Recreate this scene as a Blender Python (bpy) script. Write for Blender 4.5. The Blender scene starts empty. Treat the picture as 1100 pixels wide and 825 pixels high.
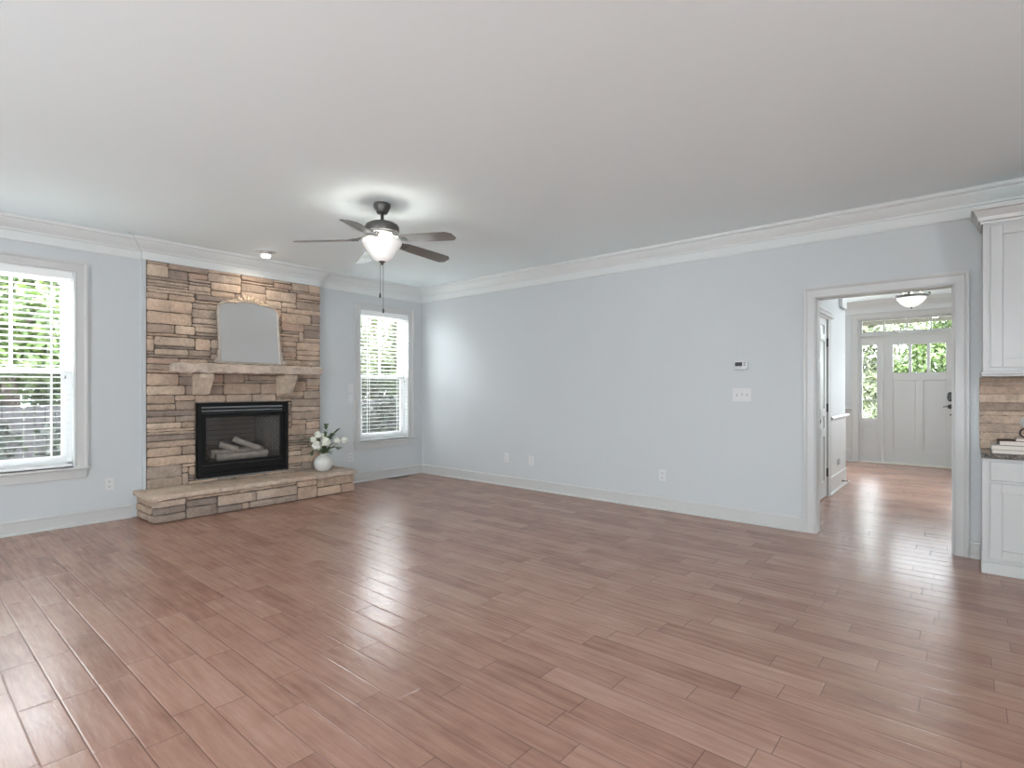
import bpy, bmesh, math, random
from mathutils import Vector, Matrix, noise

# ------------------------------------------------------------------ camera, light, exposure
SC = bpy.context.scene
COL = SC.collection
R = math.radians
BACK_WINDOWS = (3.4, 6.3)   # centres of the unseen windows behind the camera, placed to balance the light

cam_d = bpy.data.cameras.new('camera')
cam = bpy.data.objects.new('camera', cam_d)
COL.objects.link(cam)
cam.location = (6.188, -5.227, 1.25)
cam.rotation_euler = (R(90), 0, math.atan2(0.6468, 0.7627))
cam_d.sensor_width = 36.0
cam_d.lens = 579.0 / 1100 * 36
cam_d.shift_y = 4.5 / 1100
cam_d.clip_end = 300
SC.camera = cam

SC.view_settings.view_transform = 'Standard'
SC.view_settings.look = 'None'
SC.view_settings.exposure = 1.28
SC.view_settings.gamma = 1.0
SC.view_settings.use_curve_mapping = False
try:
    SC.cycles.use_denoising = True
    SC.cycles.max_bounces = 10
    SC.cycles.diffuse_bounces = 6
    SC.cycles.transparent_max_bounces = 24
    SC.cycles.sample_clamp_indirect = 6.0
except Exception:
    pass

world = bpy.data.worlds.new('overcast_sky')
SC.world = world
world.use_nodes = True
bg = world.node_tree.nodes['Background']
bg.inputs[0].default_value = (0.89, 0.97, 1.03, 1)
bg.inputs[1].default_value = 12.0


def light(name, kind, loc, energy, color=(1, 1, 1), rot=(0, 0, 0), **kw):
    d = bpy.data.lights.new(name, kind)
    d.energy = energy
    d.color = color
    for k, v in kw.items():
        setattr(d, k, v)
    o = bpy.data.objects.new(name, d)
    COL.objects.link(o)
    o.location = loc
    o.rotation_euler = rot
    return o


def aim(o, d):
    o.rotation_euler = Vector(d).to_track_quat('-Z', 'Y').to_euler()


sun = light('sun', 'SUN', (20, -5, 20), 8.0, (1.0, 0.95, 0.86), angle=R(1.5))
aim(sun, (-0.10, 0.42, -0.90))
DAY = (0.92, 0.97, 1.0)
# the windows' openings as portals for the sky's light


def portal(loc, d, sx, sy):
    o = light('window_daylight', 'AREA', loc, 1, shape='RECTANGLE', size=sx, size_y=sy)
    o.data.cycles.is_portal = True
    aim(o, d)


for wx in BACK_WINDOWS:
    portal((wx, -8.57, 1.55), (0, 1, 0), 1.3, 1.6)
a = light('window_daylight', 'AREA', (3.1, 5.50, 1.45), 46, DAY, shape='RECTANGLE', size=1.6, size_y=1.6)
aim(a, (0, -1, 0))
a = light('window_daylight', 'AREA', (6.70, 2.6, 1.45), 14, DAY, shape='RECTANGLE', size=1.3, size_y=1.7)  # added fill light for the foyer, no side window is known there
aim(a, (-1, 0, 0))
portal((10.13, -5.9, 1.45), (-1, 0, 0), 1.7, 1.7)  # portal of the added kitchen window, fill for the right side
portal((-0.155, -4.478, 1.42), (1, 0, 0), 0.85, 1.8)
portal((-0.155, -0.658, 1.42), (1, 0, 0), 0.83, 1.8)
portal((5.55, 5.72, 1.25), (0, -1, 0), 1.7, 2.45)


# ------------------------------------------------------------------ materials
def srgb(r, g, b):
    f = lambda c: (c / 255 / 12.92) if c / 255 <= 0.04045 else ((c / 255 + 0.055) / 1.055) ** 2.4
    return (f(r), f(g), f(b), 1)


class NT:
    def __init__(s, name):
        s.m = bpy.data.materials.new(name)
        s.m.use_nodes = True
        s.t = s.m.node_tree
        s.b = s.t.nodes['Principled BSDF']
        s.out = s.t.nodes['Material Output']

    def n(s, typ, **kw):
        nd = s.t.nodes.new('ShaderNode' + typ)
        for k, v in kw.items():
            if k.startswith('i_'):
                nd.inputs[k[2:].replace('_', ' ')].default_value = v
            else:
                setattr(nd, k, v)
        return nd

    def l(s, a, b):
        s.t.links.new(a, b)

    def math(s, op, a, b=None, c=None):
        nd = s.t.nodes.new('ShaderNodeMath')
        nd.operation = op
        for i, v in enumerate((a, b, c)):
            if v is None:
                continue
            if isinstance(v, (int, float)):
                nd.inputs[i].default_value = v
            else:
                s.l(v, nd.inputs[i])
        return nd.outputs[0]

    def mix(s, fac, a, b, blend='MIX'):
        nd = s.t.nodes.new('ShaderNodeMix')
        nd.data_type = 'RGBA'
        nd.blend_type = blend
        for idx, v in ((0, fac), (6, a), (7, b)):
            if isinstance(v, (int, float, tuple)):
                nd.inputs[idx].default_value = v
            else:
                s.l(v, nd.inputs[idx])
        return nd.outputs[2]

    def pos(s):
        g = s.n('NewGeometry')
        return g.outputs['Position']

    def noise(s, scale, detail=3, vec=None, rough=0.5):
        nd = s.n('TexNoise')
        nd.inputs['Scale'].default_value = scale
        nd.inputs['Detail'].default_value = detail
        nd.inputs['Roughness'].default_value = rough
        if vec is None:
            vec = s.n('TexCoord').outputs['Object']
        s.l(vec, nd.inputs['Vector'])
        return nd.outputs['Fac']

    def bump(s, h, strength=0.3, dist=0.01):
        nd = s.n('Bump')
        nd.inputs['Strength'].default_value = strength
        nd.inputs['Distance'].default_value = dist
        s.l(h, nd.inputs['Height'])
        s.l(nd.outputs[0], s.b.inputs['Normal'])


def plain(name, col, rough=0.5, metal=0.0, var=0.06, scale=6, bump=0.0, bscale=60, spec=None, coat=0.0):
    t = NT(name)
    c2 = tuple(max(0, x * (1 - var)) for x in col[:3]) + (1,)
    c1 = tuple(min(1, x * (1 + var * 0.5)) for x in col[:3]) + (1,)
    t.l(t.mix(t.noise(scale), c1, c2), t.b.inputs['Base Color'])
    t.b.inputs['Roughness'].default_value = rough
    t.b.inputs['Metallic'].default_value = metal
    if spec is not None:
        t.b.inputs['Specular IOR Level'].default_value = spec
    if coat:
        t.b.inputs['Coat Weight'].default_value = coat
        t.b.inputs['Coat Roughness'].default_value = 0.15
    if bump:
        t.bump(t.noise(bscale, 4), bump, 0.004)
    return t.m


def glass_mat(name, tint=(1, 1, 1, 1), refl=0.06, rough=0.0):
    t = NT(name)
    tr = t.n('BsdfTransparent')
    tr.inputs[0].default_value = tint
    gl = t.n('BsdfGlossy')
    gl.inputs['Roughness'].default_value = rough
    lw = t.n('LayerWeight')
    lw.inputs['Blend'].default_value = 0.25
    f = t.math('ADD', t.math('MULTIPLY', lw.outputs['Fresnel'], 0.5), refl)
    mx = t.n('MixShader')
    t.l(f, mx.inputs[0])
    t.l(tr.outputs[0], mx.inputs[1])
    t.l(gl.outputs[0], mx.inputs[2])
    t.l(mx.outputs[0], t.out.inputs[0])
    return t.m


def lamp_mat(name, col, strength):
    t = NT(name)
    t.b.inputs['Base Color'].default_value = (0.85, 0.84, 0.82, 1)
    t.b.inputs['Roughness'].default_value = 0.35
    t.b.inputs['Emission Color'].default_value = col
    # frosted glass glows most where one looks straight through it
    lw = t.n('LayerWeight')
    lw.inputs['Blend'].default_value = 0.4
    n = t.noise(8, 2)
    k = t.math('MULTIPLY', t.math('SUBTRACT', 1.25, lw.outputs['Facing']), t.math('ADD', 0.85, t.math('MULTIPLY', n, 0.3)))
    t.l(t.math('MULTIPLY', k, strength), t.b.inputs['Emission Strength'])
    return t.m


def floor_mat():
    t = NT('hand_scraped_planks')
    W = 0.125
    sp = t.n('SeparateXYZ')
    t.l(t.pos(), sp.inputs[0])
    x, y = sp.outputs[0], sp.outputs[1]
    v = t.math('DIVIDE', t.math('ADD', y, 20.0), W)
    row = t.math('FLOOR', v)
    fv = t.math('FRACT', v)
    wn = t.n('TexWhiteNoise', noise_dimensions='1D')
    t.l(row, wn.inputs['W'])
    ln = t.math('ADD', 0.45, t.math('MULTIPLY', wn.outputs['Value'], 0.55))
    wn2 = t.n('TexWhiteNoise', noise_dimensions='1D')
    t.l(t.math('ADD', row, 71.3), wn2.inputs['W'])
    u = t.math('ADD', t.math('DIVIDE', t.math('ADD', x, 30.0), ln), t.math('MULTIPLY', wn2.outputs['Value'], 7.0))
    idx = t.math('FLOOR', u)
    fu = t.math('FRACT', u)
    cb = t.n('CombineXYZ')
    t.l(row, cb.inputs[0])
    t.l(idx, cb.inputs[1])
    wn3 = t.n('TexWhiteNoise', noise_dimensions='2D')
    t.l(cb.outputs[0], wn3.inputs['Vector'])
    rnd = wn3.outputs['Value']
    sep = t.n('SeparateColor')
    t.l(wn3.outputs['Color'], sep.inputs[0])
    # distance to the plank's edges in metres
    dv = t.math('MULTIPLY', t.math('MINIMUM', fv, t.math('SUBTRACT', 1.0, fv)), W)
    du = t.math('MULTIPLY', t.math('MINIMUM', fu, t.math('SUBTRACT', 1.0, fu)), ln)
    d = t.math('MINIMUM', dv, du)
    mr = t.n('MapRange')
    t.l(d, mr.inputs['Value'])
    mr.inputs['From Min'].default_value = 0.0008
    mr.inputs['From Max'].default_value = 0.0022
    edge = mr.outputs[0]
    mr2 = t.n('MapRange')
    t.l(d, mr2.inputs['Value'])
    mr2.inputs['From Min'].default_value = 0.0
    mr2.inputs['From Max'].default_value = 0.006
    bev = mr2.outputs[0]
    # grain along the plank, shifted for every plank
    gv = t.n('CombineXYZ')
    t.l(t.math('ADD', t.math('MULTIPLY', x, 1.3), t.math('MULTIPLY', rnd, 40.0)), gv.inputs[0])
    t.l(t.math('ADD', t.math('MULTIPLY', y, 16.0), t.math('MULTIPLY', sep.outputs[1], 30.0)), gv.inputs[1])
    grain = t.noise(2.2, 5, gv.outputs[0], 0.6)
    fine = t.n('CombineXYZ')
    t.l(t.math('ADD', t.math('MULTIPLY', x, 6.0), t.math('MULTIPLY', rnd, 40.0)), fine.inputs[0])
    t.l(t.math('MULTIPLY', y, 110.0), fine.inputs[1])
    fgrain = t.noise(1.5, 3, fine.outputs[0], 0.6)
    blot = t.noise(5.0, 3, t.pos())
    cr = t.n('ValToRGB')
    e = cr.color_ramp.elements
    e[0].position, e[0].color = 0.0, FLOOR_DARK
    e[1].position, e[1].color = 1.0, FLOOR_LIGHT
    m = e.new(0.45)
    m.color = FLOOR_MID
    tone = t.math('ADD', t.math('MULTIPLY', rnd, 0.34), t.math('MULTIPLY', t.math('SUBTRACT', grain, 0.5), 1.1))
    tone = t.math('ADD', tone, t.math('ADD', 0.29, t.math('MULTIPLY', t.math('SUBTRACT', blot, 0.5), 0.5)))
    tone = t.math('ADD', tone, t.math('MULTIPLY', t.math('SUBTRACT', fgrain, 0.5), 0.25))
    t.l(tone, cr.inputs[0])
    dark = t.mix(0.55, cr.outputs[0], (0.02, 0.012, 0.01, 1))
    t.l(t.mix(edge, dark, cr.outputs[0]), t.b.inputs['Base Color'])
    rough = t.math('ADD', 0.24, t.math('MULTIPLY', t.math('SUBTRACT', grain, 0.5), 0.16))
    t.l(rough, t.b.inputs['Roughness'])
    t.b.inputs['Specular IOR Level'].default_value = 0.32
    t.b.inputs['Coat Weight'].default_value = 0.0
    t.b.inputs['Coat Roughness'].default_value = 0.14
    t.b.inputs['Coat IOR'].default_value = 1.45
    # scraped waves, per plank
    sv = t.n('CombineXYZ')
    t.l(t.math('ADD', t.math('MULTIPLY', x, 4.0), t.math('MULTIPLY', rnd, 60.0)), sv.inputs[0])
    t.l(t.math('ADD', t.math('MULTIPLY', y, 14.0), t.math('MULTIPLY', sep.outputs[0], 60.0)), sv.inputs[1])
    wave = t.noise(1.6, 2, sv.outputs[0])
    tilt = t.math('MULTIPLY', t.math('SUBTRACT', fv, 0.5), t.math('SUBTRACT', sep.outputs[2], 0.5))
    h = t.math('ADD', t.math('MULTIPLY', wave, 0.55), t.math('MULTIPLY', bev, 0.28))
    h = t.math('ADD', h, t.math('MULTIPLY', tilt, 0.35))
    h = t.math('ADD', h, t.math('MULTIPLY', fgrain, 0.05))
    bp = t.n('Bump')
    bp.inputs['Strength'].default_value = 0.55
    bp.inputs['Distance'].default_value = 0.0045
    t.l(h, bp.inputs['Height'])
    t.l(bp.outputs[0], t.b.inputs['Normal'])
    t.l(bp.outputs[0], t.b.inputs['Coat Normal'])
    return t.m


def stone_mat(name, rough=0.85, fs=1.0):
    t = NT(name)
    at = t.n('Attribute', attribute_name='tone')
    n1 = t.noise(9 * fs, 5, None, 0.65)
    n2 = t.noise(38 * fs, 4, None, 0.6)
    n3 = t.noise(4.0 * fs, 3, None, 0.7)
    c = t.mix(0.42, at.outputs['Color'], (0.285, 0.240, 0.208, 1))
    k = t.math('ADD', 0.36, t.math('MULTIPLY', n1, 1.0))
    k = t.math('ADD', k, t.math('MULTIPLY', n3, 1.1))
    k = t.math('MULTIPLY', k, t.math('ADD', 0.75, t.math('MULTIPLY', n2, 0.56)))
    cc = t.n('CombineColor')
    for i in range(3):
        t.l(k, cc.inputs[i])
    t.l(t.mix(1.0, c, cc.outputs[0], 'MULTIPLY'), t.b.inputs['Base Color'])
    t.b.inputs['Roughness'].default_value = rough
    t.b.inputs['Specular IOR Level'].default_value = 0.25
    t.bump(t.math('ADD', n1, t.math('MULTIPLY', n2, 0.7)), 1.0, 0.012)
    return t.m


def granite_mat():
    t = NT('dark_granite')
    vo = t.n('TexVoronoi')
    vo.inputs['Scale'].default_value = 160
    t.l(t.n('TexCoord').outputs['Object'], vo.inputs['Vector'])
    n = t.noise(45, 4)
    cr = t.n('ValToRGB')
    e = cr.color_ramp.elements
    e[0].position, e[0].color = 0.25, (0.02, 0.02, 0.02, 1)
    e[1].position, e[1].color = 0.75, (0.22, 0.19, 0.16, 1)
    sp = t.n('SeparateColor')
    t.l(vo.outputs['Color'], sp.inputs[0])
    t.l(t.math('ADD', t.math('MULTIPLY', sp.outputs[0], 0.6), t.math('MULTIPLY', n, 0.4)), cr.inputs[0])
    t.l(cr.outputs[0], t.b.inputs['Base Color'])
    t.b.inputs['Roughness'].default_value = 0.15
    return t.m


def leaf_mat(name, c1, c2):
    t = NT(name)
    g = t.n('NewGeometry')
    cr = t.mix(g.outputs['Random Per Island'], c1, c2)
    tl = t.n('BsdfTranslucent')
    t.l(cr, tl.inputs[0])
    t.l(cr, t.b.inputs['Base Color'])
    t.b.inputs['Roughness'].default_value = 0.5
    mx = t.n('MixShader')
    mx.inputs[0].default_value = 0.35
    t.l(t.b.outputs[0], mx.inputs[1])
    t.l(tl.outputs[0], mx.inputs[2])
    t.l(mx.outputs[0], t.out.inputs[0])
    return t.m


def grass_mat():
    t = NT('lawn')
    n = t.noise(3, 5)
    n2 = t.noise(60, 3)
    c = t.mix(n, (0.024, 0.044, 0.011, 1), (0.05, 0.065, 0.022, 1))
    t.l(t.mix(t.math('MULTIPLY', n2, 0.6), c, (0.014, 0.028, 0.008, 1)), t.b.inputs['Base Color'])
    t.b.inputs['Roughness'].default_value = 0.9
    t.bump(n2, 0.8, 0.03)
    return t.m


def screen_mat():
    t = NT('insect_screen_mesh')
    tr = t.n('BsdfTransparent')
    df = t.n('BsdfDiffuse')
    df.inputs[0].default_value = (0.05, 0.05, 0.055, 1)
    mx = t.n('MixShader')
    mx.inputs[0].default_value = 0.40
    t.l(tr.outputs[0], mx.inputs[1])
    t.l(df.outputs[0], mx.inputs[2])
    t.l(mx.outputs[0], t.out.inputs[0])
    return t.m


def brick_mat():
    t = NT('firebox_brick')
    b = t.n('TexBrick')
    b.inputs['Scale'].default_value = 9
    b.inputs['Color1'].default_value = (0.24, 0.205, 0.18, 1)
    b.inputs['Color2'].default_value = (0.18, 0.155, 0.14, 1)
    b.inputs['Mortar'].default_value = (0.03, 0.028, 0.026, 1)
    mp = t.n('Mapping')
    mp.inputs['Rotation'].default_value = (R(90), 0, R(90))
    t.l(t.n('TexCoord').outputs['Object'], mp.inputs['Vector'])
    t.l(mp.outputs[0], b.inputs['Vector'])
    t.l(b.outputs['Color'], t.b.inputs['Base Color'])
    t.b.inputs['Roughness'].default_value = 0.9
    return t.m


FLOOR_DARK = (0.222, 0.116, 0.082, 1)
FLOOR_MID = (0.352, 0.200, 0.147, 1)
FLOOR_LIGHT = (0.472, 0.300, 0.232, 1)

M = dict(
    wall=plain('pale_blue_grey_paint', (0.545, 0.566, 0.572), 0.6, var=0.015, scale=2, bump=0.04, bscale=180),
    wallw=plain('white_wall_paint', (0.72, 0.73, 0.735), 0.55, var=0.015, scale=2),
    ceil=plain('ceiling_paint', (0.86, 0.945, 0.965), 0.8, var=0.012, scale=1.5, bump=0.05, bscale=120),
    crown=plain('white_crown_paint', (0.66, 0.675, 0.665), 0.4, var=0.01, scale=4),
    trim=plain('white_trim_paint', (0.545, 0.542, 0.53), 0.32, var=0.015, scale=4),
    cab=plain('white_cabinet_paint', (0.545, 0.545, 0.535), 0.35, var=0.015, scale=4),
    vinyl=plain('white_window_vinyl', (0.82, 0.83, 0.83), 0.35, var=0.01),
    blind=plain('white_blind_slat', (0.86, 0.87, 0.86), 0.45, var=0.01),
    plate=plain('white_plate_plastic', (0.64, 0.64, 0.635), 0.4, var=0.01),
    slot=plain('dark_slot', (0.06, 0.06, 0.06), 0.5),
    grey=plain('grey_plastic', (0.30, 0.31, 0.32), 0.4),
    lcd=plain('grey_lcd', (0.075, 0.08, 0.08), 0.6, var=0.2, scale=60, spec=0.2),
    floor=floor_mat(),
    stone=stone_mat('ledge_stone'),
    slab=stone_mat('flagstone_slab', 0.75),
    split=stone_mat('split_travertine', 0.8, 4.0),
    mortar=plain('dark_mortar', (0.13, 0.10, 0.08), 0.95, var=0.3, scale=30),
    black=plain('black_metal', (0.008, 0.008, 0.008), 0.5, var=0.2, spec=0.25),
    louver=plain('dark_louver_metal', (0.022, 0.022, 0.022), 0.5, spec=0.3),
    blackhw=plain('black_hardware', (0.015, 0.015, 0.016), 0.35),
    bronze=plain('dark_bronze_metal', (0.085, 0.082, 0.075), 0.36, 0.35, var=0.15, scale=20),
    nickel=plain('brushed_silver_metal', (0.62, 0.62, 0.60), 0.28, 0.8, var=0.1, scale=30),
    blade=plain('grey_brown_blade_wood', (0.17, 0.150, 0.135), 0.30, var=0.25, scale=12, coat=0.4),
    brick=brick_mat(),
    log=plain('charred_ceramic_log', (0.62, 0.55, 0.48), 0.9, var=0.5, scale=16, bump=0.8, bscale=40),
    ember=plain('grey_ember_bed', (0.40, 0.36, 0.33), 0.95, var=0.5, scale=40, bump=0.8, bscale=60),
    glass=glass_mat('window_glass', (1, 1, 1, 1), 0.03),
    fireglass=glass_mat('smoked_fireplace_glass', (0.88, 0.88, 0.88, 1), 0.02, 0.03),
    screen=screen_mat(),
    mirror=plain('mirror_silver', (0.93, 0.94, 0.94), 0.02, 1.0, var=0.0),
    frame=plain('champagne_silver_leaf', (0.52, 0.46, 0.40), 0.38, 0.55, var=0.35, scale=25, bump=0.2),
    gilt=plain('pale_gilt_carving', (0.62, 0.50, 0.38), 0.45, 0.2, var=0.3, scale=30, bump=0.2),
    vase=plain('matte_white_ceramic', (0.66, 0.65, 0.615), 0.55, var=0.04, scale=8),
    petal=plain('white_petal', (0.86, 0.87, 0.78), 0.6, var=0.12, scale=30),
    leafd=plain('dark_leaf', (0.10, 0.15, 0.075), 0.5, var=0.4, scale=20),
    leafg=plain('grey_green_leaf', (0.22, 0.27, 0.20), 0.55, var=0.35, scale=20),
    stem=plain('green_stem', (0.14, 0.20, 0.08), 0.6),
    granite=granite_mat(),
    bowl=lamp_mat('glowing_frosted_bowl', (1.0, 0.98, 0.95, 1), 0.12),
    bulb=lamp_mat('lit_bulb', (1.0, 0.96, 0.88, 1), 4.0),
    glint=lamp_mat('warm_glint_globe', (1.0, 0.74, 0.45, 1), 0.3),  # glow standing in for the foyer light's reflection
    ventm=plain('brown_vent_metal', (0.14, 0.085, 0.06), 0.4, 0.3),
    bookw=plain('pale_grey_book_cloth', (0.60, 0.60, 0.56), 0.8, var=0.06, scale=40),
    bookg=plain('mid_grey_book_cloth', (0.40, 0.40, 0.385), 0.8, var=0.06, scale=40),
    bookb=plain('brown_book_cover', (0.06, 0.035, 0.025), 0.6),
    bookc=plain('cream_book_cover', (0.70, 0.60, 0.52), 0.7),
    page=plain('paper_pages', (0.74, 0.68, 0.61), 0.9, var=0.08, scale=80),
    ceramic=plain('glazed_grey_white_ceramic', (0.66, 0.67, 0.66), 0.3, var=0.15, scale=20),
    darkwood=plain('dark_brown_wood', (0.05, 0.03, 0.022), 0.5, var=0.3),
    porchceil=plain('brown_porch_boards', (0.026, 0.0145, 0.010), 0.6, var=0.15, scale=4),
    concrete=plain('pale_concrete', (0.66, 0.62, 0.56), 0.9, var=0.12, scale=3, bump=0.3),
    porchfloor=plain('darkened_porch_slab', (0.20, 0.18, 0.16), 0.9, var=0.12, scale=3),  # concrete darkened in colour so less light bounces to the porch ceiling
    paving=plain('pale_drive_paving', (0.055, 0.048, 0.041), 0.9, var=0.15, scale=2),
    grass=grass_mat(),
    bark=plain('tree_bark', (0.12, 0.09, 0.07), 0.95, var=0.4, scale=12, bump=0.8, bscale=20),
    fence=plain('weathered_fence_board', (0.06, 0.055, 0.058), 0.9, var=0.3, scale=5),
    leaf1=leaf_mat('bright_green_leaf', (0.022, 0.045, 0.006, 1), (0.075, 0.112, 0.024, 1)),  # saturated green of the leaf itself, random per leaf
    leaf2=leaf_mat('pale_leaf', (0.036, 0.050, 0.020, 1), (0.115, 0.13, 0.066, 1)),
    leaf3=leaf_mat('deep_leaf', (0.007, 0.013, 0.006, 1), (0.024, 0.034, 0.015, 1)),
)


# ------------------------------------------------------------------ mesh helpers
class MB:
    def __init__(s):
        s.v, s.f, s.c, s.sm = [], [], [], []
        s.col = None

    def add(s, vs, fs, smooth=False):
        o = len(s.v)
        s.v += [tuple(p) for p in vs]
        s.f += [tuple(i + o for i in f) for f in fs]
        s.sm += [smooth] * len(fs)
        s.c += [s.col or (1, 1, 1, 1)] * len(vs)
        return s

    def box(s, x0, x1, y0, y1, z0, z1):
        x0, x1 = min(x0, x1), max(x0, x1)
        y0, y1 = min(y0, y1), max(y0, y1)
        z0, z1 = min(z0, z1), max(z0, z1)
        vs = [(x0, y0, z0), (x1, y0, z0), (x1, y1, z0), (x0, y1, z0), (x0, y0, z1), (x1, y0, z1), (x1, y1, z1), (x0, y1, z1)]
        return s.add(vs, [(3, 2, 1, 0), (4, 5, 6, 7), (0, 1, 5, 4), (1, 2, 6, 5), (2, 3, 7, 6), (3, 0, 4, 7)])

    def tube(s, pts, r, n=10, cap=True):
        pts = [Vector(p) for p in pts]
        rs = r if isinstance(r, (list, tuple)) else [r] * len(pts)
        vs, fs = [], []
        up = None
        for i, p in enumerate(pts):
            d = (pts[min(i + 1, len(pts) - 1)] - pts[max(i - 1, 0)]).normalized()
            if up is None:
                up = Vector((0, 0, 1)) if abs(d.z) < 0.9 else Vector((1, 0, 0))
            a = d.cross(up).normalized()
            b = d.cross(a).normalized()
            up = -b if False else up
            for k in range(n):
                t = 2 * math.pi * k / n
                vs.append(p + (a * math.cos(t) + b * math.sin(t)) * rs[i])
        for i in range(len(pts) - 1):
            for k in range(n):
                k2 = (k + 1) % n
                fs.append((i * n + k, i * n + k2, (i + 1) * n + k2, (i + 1) * n + k))
        s.add(vs, fs, True)
        if cap:
            o = len(pts) - 1
            s.add([vs[k] for k in range(n)], [tuple(range(n))[::-1]])
            s.add([vs[o * n + k] for k in range(n)], [tuple(range(n))])
        return s

    def lathe(s, prof, c=(0, 0, 0), n=32, rib=0, ribamp=0.0, closed=False):
        vs, fs = [], []
        for r, z in prof:
            for k in range(n):
                t = 2 * math.pi * k / n
                rr = r * (1 + ribamp * math.cos(rib * t)) if rib else r
                vs.append((c[0] + rr * math.cos(t), c[1] + rr * math.sin(t), c[2] + z))
        m = len(prof)
        for i in range(m - 1 + (1 if closed else 0)):
            j = (i + 1) % m
            for k in range(n):
                k2 = (k + 1) % n
                fs.append((i * n + k, i * n + k2, j * n + k2, j * n + k))
        return s.add(vs, fs, True)

    def prism(s, poly, fn, d0, d1):
        """poly in (u, v), extruded from d0 to d1; fn(u, v, d) gives the point"""
        n = len(poly)
        vs = [fn(u, v, d0) for u, v in poly] + [fn(u, v, d1) for u, v in poly]
        fs = [tuple(range(n))[::-1], tuple(range(n, 2 * n))]
        fs += [(i, (i + 1) % n, n + (i + 1) % n, n + i) for i in range(n)]
        return s.add(vs, fs)

    def sweep(s, path, prof, fn, closed=False, capends=True):
        """mitred sweep: path in (u, v), profile in (offset to the right of the path, d)"""
        n = len(path)
        P = [Vector((p[0], p[1])) for p in path]
        dirs = [(P[(i + 1) % n] - P[i]).normalized() for i in range(n if closed else n - 1)]
        nr = lambda d: Vector((d.y, -d.x))
        vs, fs = [], []
        for i in range(n):
            if closed:
                a, b = dirs[i - 1], dirs[i]
            else:
                a = dirs[i - 1] if i > 0 else dirs[0]
                b = dirs[i] if i < n - 1 else dirs[-1]
            na, nb = nr(a), nr(b)
            m = na + nb
            m = m / max(1e-6, m.dot(na))
            for o, d in prof:
                q = P[i] + m * o
                vs.append(fn(q.x, q.y, d))
        k = len(prof)
        for i in range(n if closed else n - 1):
            j = (i + 1) % n
            for a in range(k):
                b = (a + 1) % k
                fs.append((i * k + a, j * k + a, j * k + b, i * k + b))
        s.add(vs, fs)
        if not closed and capends:
            s.add(vs[:k], [tuple(range(k))])
            s.add(vs[-k:], [tuple(range(k))[::-1]])
        return s

    def rock(s, x0, x1, y0, y1, z0, z1, res=0.03, amp=0.004, rnd=0.006, seed=0.0, col=None, freq=9.0):
        """a rough stone block: gridded box with rounded edges and noise"""
        L = (x1 - x0, y1 - y0, z1 - z0)
        N = [max(2, min(60, int(round(l / res)))) for l in L]
        ids, vs, fs = {}, [], []

        def vid(i, j, k):
            key = (i, j, k)
            if key in ids:
                return ids[key]
            p = [x0 + L[0] * i / N[0], y0 + L[1] * j / N[1], z0 + L[2] * k / N[2]]
            ext = [i in (0, N[0]), j in (0, N[1]), k in (0, N[2])]
            cnt = sum(ext)
            if cnt > 1:
                pull = rnd * (0.45 if cnt == 2 else 0.75)
                for a, (q, nn) in enumerate(((i, N[0]), (j, N[1]), (k, N[2]))):
                    if ext[a]:
                        p[a] += pull if q == 0 else -pull
            w = noise.noise_vector(Vector((p[0] * freq + seed, p[1] * freq + seed * 1.7, p[2] * freq - seed)))
            w2 = noise.noise_vector(Vector((p[0] * freq * 3 + seed, p[1] * freq * 3, p[2] * freq * 3)))
            p = [p[a] + amp * w[a] + amp * 0.5 * w2[a] for a in range(3)]
            ids[key] = len(vs)
            vs.append(p)
            return ids[key]
        a, b, c = N
        for i in range(a):
            for j in range(b):
                fs.append((vid(i, j, c), vid(i + 1, j, c), vid(i + 1, j + 1, c), vid(i, j + 1, c)))
                fs.append((vid(i, j, 0), vid(i, j + 1, 0), vid(i + 1, j + 1, 0), vid(i + 1, j, 0)))
        for i in range(a):
            for k in range(c):
                fs.append((vid(i, 0, k), vid(i + 1, 0, k), vid(i + 1, 0, k + 1), vid(i, 0, k + 1)))
                fs.append((vid(i, b, k), vid(i, b, k + 1), vid(i + 1, b, k + 1), vid(i + 1, b, k)))
        for j in range(b):
            for k in range(c):
                fs.append((vid(0, j, k), vid(0, j, k + 1), vid(0, j + 1, k + 1), vid(0, j + 1, k)))
                fs.append((vid(a, j, k), vid(a, j + 1, k), vid(a, j + 1, k + 1), vid(a, j, k + 1)))
        s.col = col
        s.add(vs, fs)
        s.col = None
        return s

    def build(s, name, mat, parent=None, bevel=0.0, loc=None, smooth=None, seg=2):
        me = bpy.data.meshes.new(name)
        base = Vector(loc) if loc is not None else Vector((0, 0, 0))
        pb = Vector((0, 0, 0))
        vs = [tuple(Vector(p) - base) for p in s.v] if loc is not None else s.v
        me.from_pydata(vs, [], s.f)
        me.update()
        me.polygons.foreach_set('use_smooth', [bool(x) if smooth is None else smooth for x in s.sm])
        if any(c != (1, 1, 1, 1) for c in s.c):
            at = me.color_attributes.new('tone', 'FLOAT_COLOR', 'POINT')
            at.data.foreach_set('color', [q for c in s.c for q in c])
        bm = bmesh.new()
        bm.from_mesh(me)
        bmesh.ops.recalc_face_normals(bm, faces=bm.faces)
        bm.to_mesh(me)
        bm.free()
        ms = mat if isinstance(mat, (list, tuple)) else [mat]
        for m in ms:
            me.materials.append(m)
        o = bpy.data.objects.new(name, me)
        COL.objects.link(o)
        if parent is not None:
            o.parent = parent
            w = Vector((0, 0, 0))
            q = parent
            while q is not None:
                w += q.location
                q = q.parent
            if loc is not None:
                o.location = base - w
            else:
                # vertices are in world coordinates: move them under the parent's frame
                me.transform(Matrix.Translation(-w))
        elif loc is not None:
            o.location = base
        if bevel:
            b = o.modifiers.new('bevel', 'BEVEL')
            b.width = bevel
            b.segments = seg
            b.limit_method = 'ANGLE'
            b.angle_limit = R(40)
        return o


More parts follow.
